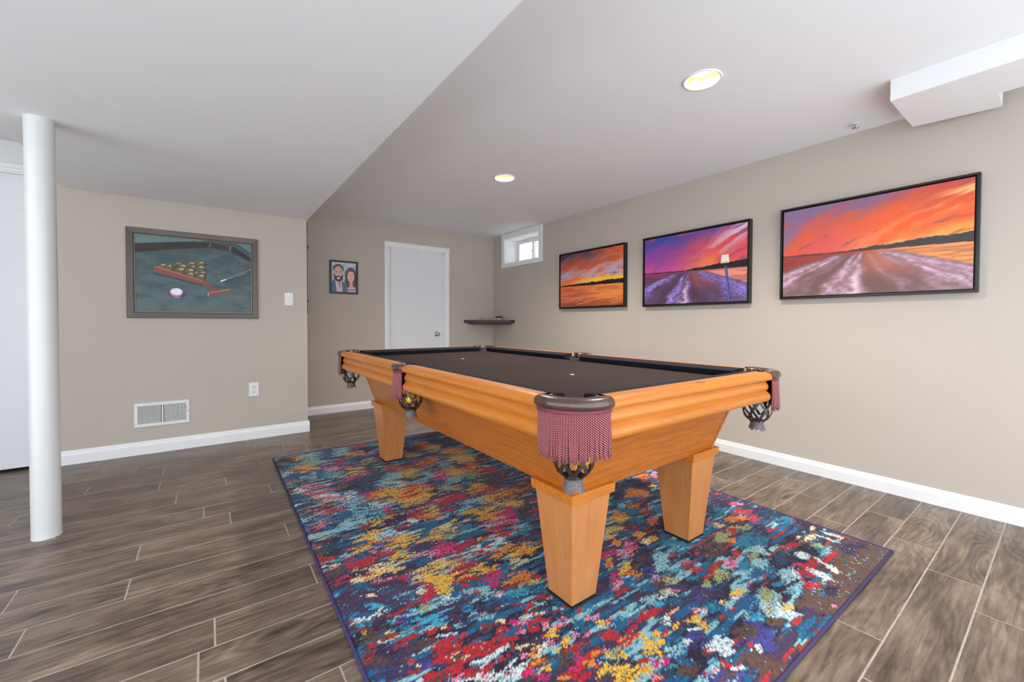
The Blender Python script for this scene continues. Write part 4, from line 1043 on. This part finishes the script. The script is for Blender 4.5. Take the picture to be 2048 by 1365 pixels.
def rug_colors():
    st = 0.0052
    nx, ny = int(RW / st) + 1, int(RL / st) + 1
    vv, uu = np.meshgrid(np.linspace(0, RL, ny), np.linspace(-RW, 0, nx), indexing='ij')
    PAL = dict(N=(44, 34, 58), P=(70, 50, 80), B=(30, 94, 138), T=(42, 126, 152), D=(34, 68, 92), W=(208, 224, 222), L=(140, 190, 198), G=(156, 164, 112),
               Y=(232, 182, 62), O=(230, 138, 50), R=(188, 38, 44), M=(204, 40, 108), K=(218, 138, 160), E=(92, 68, 56), C=(226, 206, 164), I=(66, 66, 138), V=(66, 164, 196))
    keys = list(PAL)
    tab = np.array([PAL[k] for k in keys], float)
    rng = np.random.default_rng(3)
    r1 = rng.random((ny, nx)); r2 = rng.random((ny, nx)); r3 = rng.random((ny, nx))
    # yarn runs: short horizontal streaks
    strk = .35 + .65 * sstep(-.55, -1.5, uu - .35 * (vv - 1.2))
    wu = ((vnoise(uu * 7, vv * 80, 1) - .5) * .13 + (vnoise(uu * 16, vv * 170, 6) - .5) * .07) * strk + (fbm(uu * 18, vv * 22, 4) - .5) * .07
    wv = (fbm(uu * 18 + 9, vv * 24, 2) - .5) * .07
    U, Vv = uu + wu, vv + wv
    # ground: plum with teal, deep teal, pale and brown flecks
    s1 = fbm(uu * 6, vv * 44, 21); s2 = fbm(uu * 7, vv * 40, 22); s3 = fbm(uu * 8, vv * 44, 23); s4 = fbm(uu * 4, vv * 6, 24)
    g = (1 - strk) * .045
    s1, s2, s3 = s1 - g, s2 - g, s3 - g * .5
    k = np.full((ny, nx), keys.index('N'))
    k[s4 > .52] = keys.index('P')
    k[s1 > .53] = keys.index('D')
    k[s1 > .585] = keys.index('B')
    k[s2 > .60] = keys.index('T')
    k[s2 > .645] = keys.index('L')
    k[s3 > .64] = keys.index('E')
    k[s3 > .70] = keys.index('R')
    for it in RUG.split(';'):
        a = it.split(',')
        cu, cv_, ax, ay, bx, by = [float(q) / 1000 for q in a[:6]]
        crisp = a[6].endswith('!')
        code = a[6].rstrip('!')
        det = ax * by - ay * bx
        if abs(det) < 1e-9:
            continue
        ru, rv = abs(ax) + abs(bx) + .14, abs(ay) + abs(by) + .10
        j0, j1 = int(max(0, (cu - ru + RW) / st)), int(min(nx, (cu + ru + RW) / st + 2))
        i0, i1 = int(max(0, (cv_ - rv) / st)), int(min(ny, (cv_ + rv) / st + 2))
        if j1 <= j0 or i1 <= i0:
            continue
        sl = (slice(i0, i1), slice(j0, j1))
        du, dv = U[sl] - cu, Vv[sl] - cv_
        # keep the outline crisp for tiny marks
        small = .22 if crisp else min(1.0, math.sqrt(abs(det)) / .05)
        du = uu[sl] - cu + wu[sl] * small; dv = vv[sl] - cv_ + wv[sl] * small
        e = np.hypot((by * du - bx * dv) / det, (-ay * du + ax * dv) / det)
        pr = .92 * (1 - sstep(.74, 1.26, e + (r3[sl] - .5) * .40))
        hit = r1[sl] < pr
        if len(code) > 1:
            pick = fbm(uu[sl] * 18, vv[sl] * 85, 40 + int(cu * 900) % 97, 2) + (r2[sl] - .5) * .34
            sub = np.full(pick.shape, keys.index(code[0]))
            sub[pick > .55] = keys.index(code[1])
            if len(code) > 2:
                sub[pick < .40] = keys.index(code[2])
        else:
            sub = np.full(hit.shape, keys.index(code))
        kk = k[sl]
        kk[hit] = sub[hit]
        k[sl] = kk
    # stray flecks of neighbouring yarn
    sp = rng.random((ny, nx))
    flecks = np.array([keys.index(c) for c in 'NNDTLEPPDB'])
    k = np.where(sp > .96, flecks[(rng.random((ny, nx)) * 10).astype(int)], k)
    rgb = tab[k]
    rgb = rgb * (0.86 + .28 * rng.random((ny, nx)))[..., None]
    P = np.zeros((ny, nx, 3))
    P[..., 0], P[..., 1] = uu, vv
    edge = np.minimum(np.minimum(uu + RW, -uu), np.minimum(vv, RL - vv))
    P[..., 2] = .0095 + .0035 * rng.random((ny, nx)) * (edge > .012) - .004 * (edge < .006)
    return P, rgb
P, rgb = rug_colors()
rug = tag(empty('area_rug', (2.520, .479, 0), RTH), 'large multicoloured abstract rug under the pool table', 'rug')
pile = grid_mesh('pile', P, rgb, tint_mat('rug_wool', .95, .08, speck=.22, sscale=420, sheen=.15), rug)
M['binding'] = plain('rug_binding', S(58, 48, 92), .85, vary=.15, nscale=120)
for (p0, p1) in (((-RW, 0), (0, 0)), ((0, 0), (0, RL)), ((0, RL), (-RW, RL)), ((-RW, RL), (-RW, 0))):
    b = bmesh.new()
    d = Vector((p1[0] - p0[0], p1[1] - p0[1], 0)).normalized(); nr = Vector((d.y, -d.x, 0))
    rings = []
    for p in (p0, p1):
        rings.append([(p[0] + nr.x * .0055 * math.cos(a), p[1] + nr.y * .0055 * math.cos(a), .0058 + .0056 * math.sin(a)) for a in [2 * PI * i / 10 for i in range(10)]])
    loft(b, rings)
    obj('binding', fixn(b), M['binding'], rug, smooth=True)
b = bmesh.new(); box(b, -RW + .004, -.004, .004, RL - .004, .0005, .005); obj('rug_backing', b, M['binding'], rug)

# ------------------------------------------------------------------ pool table
TX, TY = 1.4988, 2.0949
A, B = .703, 1.296
CC = .165            # rail cut back from the virtual corner
SG = .062            # half gap for the side pockets
table = tag(empty('pool_table', (TX, TY, 0)), 'golden oak pool table with black cloth and fringed leather pockets', 'pool table')
RP = [(.070, .8285), (.034, .8290), (.016, .8265), (.005, .8195), (.000, .809), (.0012, .800), (.006, .7945), (.015, .7915), (.0275, .7880), (.0240, .779), (.0175, .770), (.0165, .759),
      (.0205, .750), (.0255, .7445), (.0165, .737), (.0085, .728), (.0070, .717), (.0090, .707), (.015, .7005), (.080, .700), (.080, .800)]
CP = [(.0700, .8283), (.100, .8270), (.128, .8235), (.139, .8190), (.142, .8155), (.137, .805), (.126, .7875), (.0700, .7875)]
def place(side, s, d, z):
    """side: 'W','E' long rails (s along y), 'S','N' short rails (s along x)"""
    if side == 'W': return (-A + d, s, z)
    if side == 'E': return (A - d, s, z)
    if side == 'S': return (s, -B + d, z)
    return (s, B - d, z)
def rail(side, s0, s1, e0, e1):
    b = bmesh.new()
    loft(b, [[place(side, s, d, z) for d, z in RP] for s in (s0, s1)])
    r = obj('rail', fixn(b), M['oak_y'] if side in 'WE' else M['oak_x'], table)
    for p in r.data.polygons:
        p.use_smooth = len(p.vertices) == 4
    md = r.modifiers.new('crease', 'EDGE_SPLIT'); md.split_angle = math.radians(38)
    # pale end grain
    r.data.materials.append(M['oak_end'])
    for p in r.data.polygons:
        if len(p.vertices) > 4:
            p.material_index = 1
    b = bmesh.new()
    rings = []
    for s, e, sg in ((s0, e0, 1), (s1, e1, -1)):
        rings.append([place(side, s + sg * e * max(0, (d - .07) / .072), d, z) for d, z in CP])
    loft(b, rings)
    obj('cushion', fixn(b), M['cushion_cloth'], r)
    return r
for sd in 'WE':
    rail(sd, -B + CC, -SG, .020, .012)
    rail(sd, SG, B - CC, .012, .020)
rs = rail('S', -A + CC, A - CC, .020, .020)
rail('N', -A + CC, A - CC, .020, .020)
b = bmesh.new(); lathe(b, [(0, .0012), (.9, .0012), (1, .0)], 32)
for v in b.verts:
    v.co.x *= .040; v.co.y *= .0105
pl = obj('name_plate', b, M['plate'], rs, loc=(-.011, -B + .034, .8287))
# slate bed under the cloth
hx, hy, ch = A - .105, B - .105, .085
pts = [(-hx + ch, -hy), (hx - ch, -hy), (hx, -hy + ch), (hx, -.055), (hx - .03, -.045), (hx - .03, .045), (hx, .055), (hx, hy - ch), (hx - ch, hy), (-hx + ch, hy), (-hx, hy - ch),
       (-hx, .055), (-hx + .03, .045), (-hx + .03, -.045), (-hx, -.055), (-hx, -hy + ch)]
b = bmesh.new(); prism(b, pts, .757, .7855)
bed = obj('bed', fixn(b), M['cloth'], table)
for yy in (-.578, .546):
    b = bmesh.new(); lathe(b, [(0, .0006), (.011, .0006), (.012, 0)], 20); obj('table_spot', b, M['chalk'], bed, loc=(0, yy, .7856))
# cabinet: four leaning panels and corner trims
z0, z1 = .440, .760
bw, bl = .464, 1.059
tw, tl = bw + .30 * (z1 - z0), bl + .30 * (z1 - z0)
th = .020
def panel(c0, c1, c2, c3, nrm, m):
    b = bmesh.new()
    o = [Vector(c) for c in (c0, c1, c2, c3)]
    i_ = [p + Vector(nrm) * th for p in o]
    loft(b, [o, i_])
    return obj('cabinet_panel', fixn(b), m, table)
panel((-bw, -bl, z0), (-bw, bl, z0), (-tw, tl, z1), (-tw, -tl, z1), (1, 0, 0), M['oak_py'])
panel((bw, -bl, z0), (bw, bl, z0), (tw, tl, z1), (tw, -tl, z1), (-1, 0, 0), M['oak_py'])
panel((-bw + .0, -bl, z0), (bw, -bl, z0), (tw, -tl, z1), (-tw, -tl, z1), (0, 1, 0), M['oak_px'])
panel((-bw, bl, z0), (bw, bl, z0), (tw, tl, z1), (-tw, tl, z1), (0, -1, 0), M['oak_px'])
b = bmesh.new(); box(b, -bw + .015, bw - .015, -bl + .015, bl - .015, z0 + .03, z0 + .045); obj('cabinet_floor', b, M['oak_px'], table)
for sx in (-1, 1):
    for sy in (-1, 1):
        b = bmesh.new()
        rings = []
        for (w_, l_, z) in ((bw, bl, z0 - .001), (tw, tl, z1)):
            X, Y = sx * w_, sy * l_
            e = .0045
            rings.append([(X + sx * e, Y - sy * .016, z), (X + sx * e, Y - sy * .004, z), (X + sx * .001, Y + sy * .001, z), (X - sx * .004, Y + sy * e, z), (X - sx * .016, Y + sy * e, z), (X - sx * .016, Y - sy * .016, z)])
        loft(b, rings)
        obj('corner_trim', fixn(b), M['oak_z'], table)
        # leg
        lx, ly = sx * .382, sy * .969
        b = bmesh.new()
        frustum(b, (lx - .0635, lx + .0635, ly - .0635, ly + .0635, .022), (lx - .0995, lx + .0995, ly - .0995, ly + .0995, .4165), .0015)
        lg = obj('leg', fixn(b), M['oak_z'], table)
        b = bmesh.new()
        frustum(b, (lx - .1115, lx + .1115, ly - .1115, ly + .1115, .4165), (lx - .1135, lx + .1135, ly - .1135, ly + .1135, .4515), .002)
        obj('leg_cap', fixn(b), M['oak_x'], lg)
        b = bmesh.new(); box(b, lx - .065, lx + .065, ly - .065, ly + .065, .0133, .0225); obj('foot_pad', b, M['foot'], lg)

# leather pockets
def fringe_mat():
    nt = NT('fringe_cord')
    tc = nt.n('ShaderNodeTexCoord')
    sx = nt.n('ShaderNodeSeparateXYZ')
    nt.l(tc, 'Object', sx, 'Vector')
    m1 = nt.n('ShaderNodeMath', operation='MULTIPLY'); m1.inputs[1].default_value = .85
    nt.l(sx, 'X', m1, 0)
    m2 = nt.n('ShaderNodeMath', operation='SUBTRACT')
    nt.l(sx, 'Z', m2, 0); nt.l(m1, 0, m2, 1)
    m3 = nt.n('ShaderNodeMath', operation='MULTIPLY'); m3.inputs[1].default_value = 2 * PI / .0068
    nt.l(m2, 0, m3, 0)
    m4 = nt.n('ShaderNodeMath', operation='SINE'); nt.l(m3, 0, m4, 0)
    mr = nt.n('ShaderNodeMapRange'); mr.inputs['From Min'].default_value = -1; mr.inputs['From Max'].default_value = 1
    nt.l(m4, 0, mr, 'Value')
    rp = ramp(nt, [(.42, S(84, 8, 20)), (.78, S(140, 24, 40)), (.97, S(226, 146, 150))])
    nt.l(mr, 'Result', rp, 'Fac')
    nt.l(rp, 'Color', nt.b, 'Base Color')
    nt.b.inputs['Roughness'].default_value = .5
    nt.b.inputs['Sheen Weight'].default_value = .2
    bp = nt.n('ShaderNodeBump', i_Strength=.5, i_Distance=.001)
    nt.l(m4, 0, bp, 'Height'); nt.l(bp, 'Normal', nt.b, 'Normal')
    return nt.m
M['fringe'] = fringe_mat()
M['band'] = plain('fringe_band', S(112, 46, 58), .6, vary=.25, nscale=300)
IP = [(-.062, .8215), (-.056, .8300), (-.030, .8335), (-.012, .8335), (-.003, .8295), (.003, .8200), (.0035, .8100), (-.001, .8015), (-.008, .7975), (-.016, .7985), (-.030, .8020), (-.062, .8060)]
def arc_pts(hc, sag, n, ext=0.0):
    R = (hc * hc + sag * sag) / (2 * sag)
    cyc = sag - R
    ha = math.asin(min(1, hc / R)) if sag < hc else PI / 2
    return R, cyc, ha
def pocket(name, hc, sag, by, ncord, seed, legdir, legn, leglen):
    R, cyc, ha = arc_pts(hc, sag, 0)
    b = bmesh.new()
    rings = []
    N = 22
    path = []                                    # (x, y, outward normal x, y, flange scale)
    for f in (1.0, .45):
        path.append((-hc + legdir[0] * leglen * f, legdir[1] * leglen * f, -legn[0], legn[1], .35))
    for i in range(N + 1):
        a = -ha + 2 * ha * i / N
        path.append((R * math.sin(a), cyc + R * math.cos(a), math.sin(a), math.cos(a), 1.0))
    for f in (.45, 1.0):
        path.append((hc - legdir[0] * leglen * f, legdir[1] * leglen * f, legn[0], legn[1], .35))
    for (px, py, nx_, ny_, k) in path:
        rings.append([(px + nx_ * (d * k if d < 0 else d), py + ny_ * (d * k if d < 0 else d), z) for d, z in IP])
    loft(b, rings)
    root = obj(name, fixn(b), M['leather'], None, smooth=True)
    md = root.modifiers.new('crease', 'EDGE_SPLIT'); md.split_angle = math.radians(60)
    # fringe band and twisted cords
    rnd = random.Random(seed)
    b = bmesh.new()
    rings = []
    for i in range(N + 1):
        a = ha * (-.97 + 1.94 * i / N)
        rings.append([((R + d) * math.sin(a), cyc + (R + d) * math.cos(a), z) for d, z in ((-.012, .799), (-.005, .799), (-.004, .791), (-.006, .787), (-.012, .787))])
    loft(b, rings)
    obj('fringe_band', fixn(b), M['band'], root)
    b = bmesh.new()
    for i in range(ncord):
        a = ha * (-.955 + 1.91 * (i + .5) / ncord)
        cx, cy = (R - .0085) * math.sin(a), cyc + (R - .0085) * math.cos(a)
        zb = .650 + .006 * abs(a) / ha + rnd.uniform(-.004, .004)
        sxw, syw = rnd.uniform(-.0035, .0035), rnd.uniform(-.002, .006)
        rad = .5 * 1.06 * 1.91 * ha * (R - .0085) / ncord
        rings = []
        for j in range(9):
            f = j / 8
            z = .789 + (zb - .789) * f
            ox, oy = sxw * f * f, syw * f * f + .002 * math.sin(f * PI)
            rr = rad * (1 - .25 * (f > .97))
            rings.append([(cx + ox + rr * math.cos(q), cy + oy + rr * math.sin(q), z) for q in [2 * PI * t_ / 7 for t_ in range(7)]])
        loft(b, rings)
    obj('fringe', fixn(b), M['fringe'], root, smooth=True)
    # throat
    b = bmesh.new()
    lathe(b, [(.064, .808), (.064, .70), (.060, .70), (.060, .808)], 24, (0, by, 0), closed=True)
    obj('throat', fixn(b), M['throat'], root, smooth=True)
    # open leather net
    def rz(z):
        return float(np.interp(z, [.583, .590, .604, .628, .665, .705], [.026, .036, .051, .060, .062, .060]))
    b = bmesh.new()
    NS = 7
    for sgn in (-1, 1):
        for k in range(NS):
            rings = []
            for j in range(13):
                f = j / 12
                z = .706 + (.585 - .706) * f
                a = 2 * PI * (k + .5 * (sgn > 0)) / NS + sgn * f * 1.25
                r = rz(z) + (.0015 if sgn > 0 else 0)
                w = .0065 / max(r, .02)
                rings.append([((r + dr) * math.cos(a + da), by + (r + dr) * math.sin(a + da), z + dz) for da, dr, dz in ((-w, -.0012, 0), (w, -.0012, 0), (w, .0012, 0), (-w, .0012, 0))])
            loft(b, rings)
    lathe(b, [(.0565, .712), (.063, .712), (.063, .700), (.0565, .700)], 24, (0, by, 0), closed=True)
    lathe(b, [(.022, .590), (.031, .592), (.031, .582), (.022, .580)], 24, (0, by, 0), closed=True)
    obj('net', fixn(b), M['net'], root)
    b = bmesh.new()
    nt_ = 26
    for k in range(nt_):
        a = 2 * PI * k / nt_
        zb = .546 + rnd.uniform(-.005, .006)
        fl = rnd.uniform(.030, .036)
        rings = []
        for (r, z) in ((.0275, .588), (.0265, .572), (fl, zb)):
            w = .0036 / r
            rings.append([((r + dr) * math.cos(a + da), by + (r + dr) * math.sin(a + da), z) for da, dr in ((-w, -.001), (w, -.001), (w, .001), (-w, .001))])
        loft(b, rings)
    obj('tassel', fixn(b), M['fray'], root)
    return root
cp = pocket('pocket', .1167, .072, -.016, 34, 4, (.707, -.707), (.707, .707), .050)
sp_ = pocket('pocket', .064, .020, -.076, 19, 9, (0, -1), (1, 0), .055)
first = {'c': True, 's': True}
PK = {}
for (key, sx, sy) in (('near', -1, -1), ('farleft', -1, 1), ('right', 1, -1), ('far', 1, 1)):
    o = cp if first['c'] else copy_tree(cp)
    first['c'] = False
    q = CC / 2
    o.parent = table
    o.location = (sx * (A - q), sy * (B - q), 0)
    o.rotation_euler.z = math.atan2(sy, sx) - PI / 2
    PK[key] = o
for (key, sx) in (('sideleft', -1), ('sideright', 1)):
    o = sp_ if first['s'] else copy_tree(sp_)
    first['s'] = False
    o.parent = table
    o.location = (sx * (A - .0005), 0, 0)
    o.rotation_euler.z = PI / 2 if sx < 0 else -PI / 2
    PK[key] = o

# billiard balls caught in the pocket nets
def ball(col, pk, lx, ly, z, label):
    o = PK[pk]
    c, s_ = math.cos(o.rotation_euler.z), math.sin(o.rotation_euler.z)
    x = TX + o.location.x + lx * c - ly * s_
    y = TY + o.location.y + lx * s_ + ly * c
    b = bmesh.new()
    bmesh.ops.create_uvsphere(b, u_segments=28, v_segments=18, radius=.0286)
    m = plain('ball_' + label.split()[0], col, .08, spec=.6, vary=.03, coat=.5)
    w = obj('billiard_ball', b, m, None, smooth=True, loc=(x, y, z))
    return tag(w, label, 'billiard ball', 'billiard balls in the pockets')
ball(S(240, 170, 30), 'near', -.026, -.008, .648, 'orange yellow billiard ball in the near corner pocket net')
ball(S(24, 84, 150), 'near', .029, -.020, .650, 'blue billiard ball in the near corner pocket net')
ball(S(246, 190, 26), 'sideleft', -.024, -.066, .648, 'bright yellow billiard ball in the left side pocket net')
ball(S(226, 110, 40), 'sideleft', .028, -.080, .650, 'orange billiard ball in the left side pocket net')
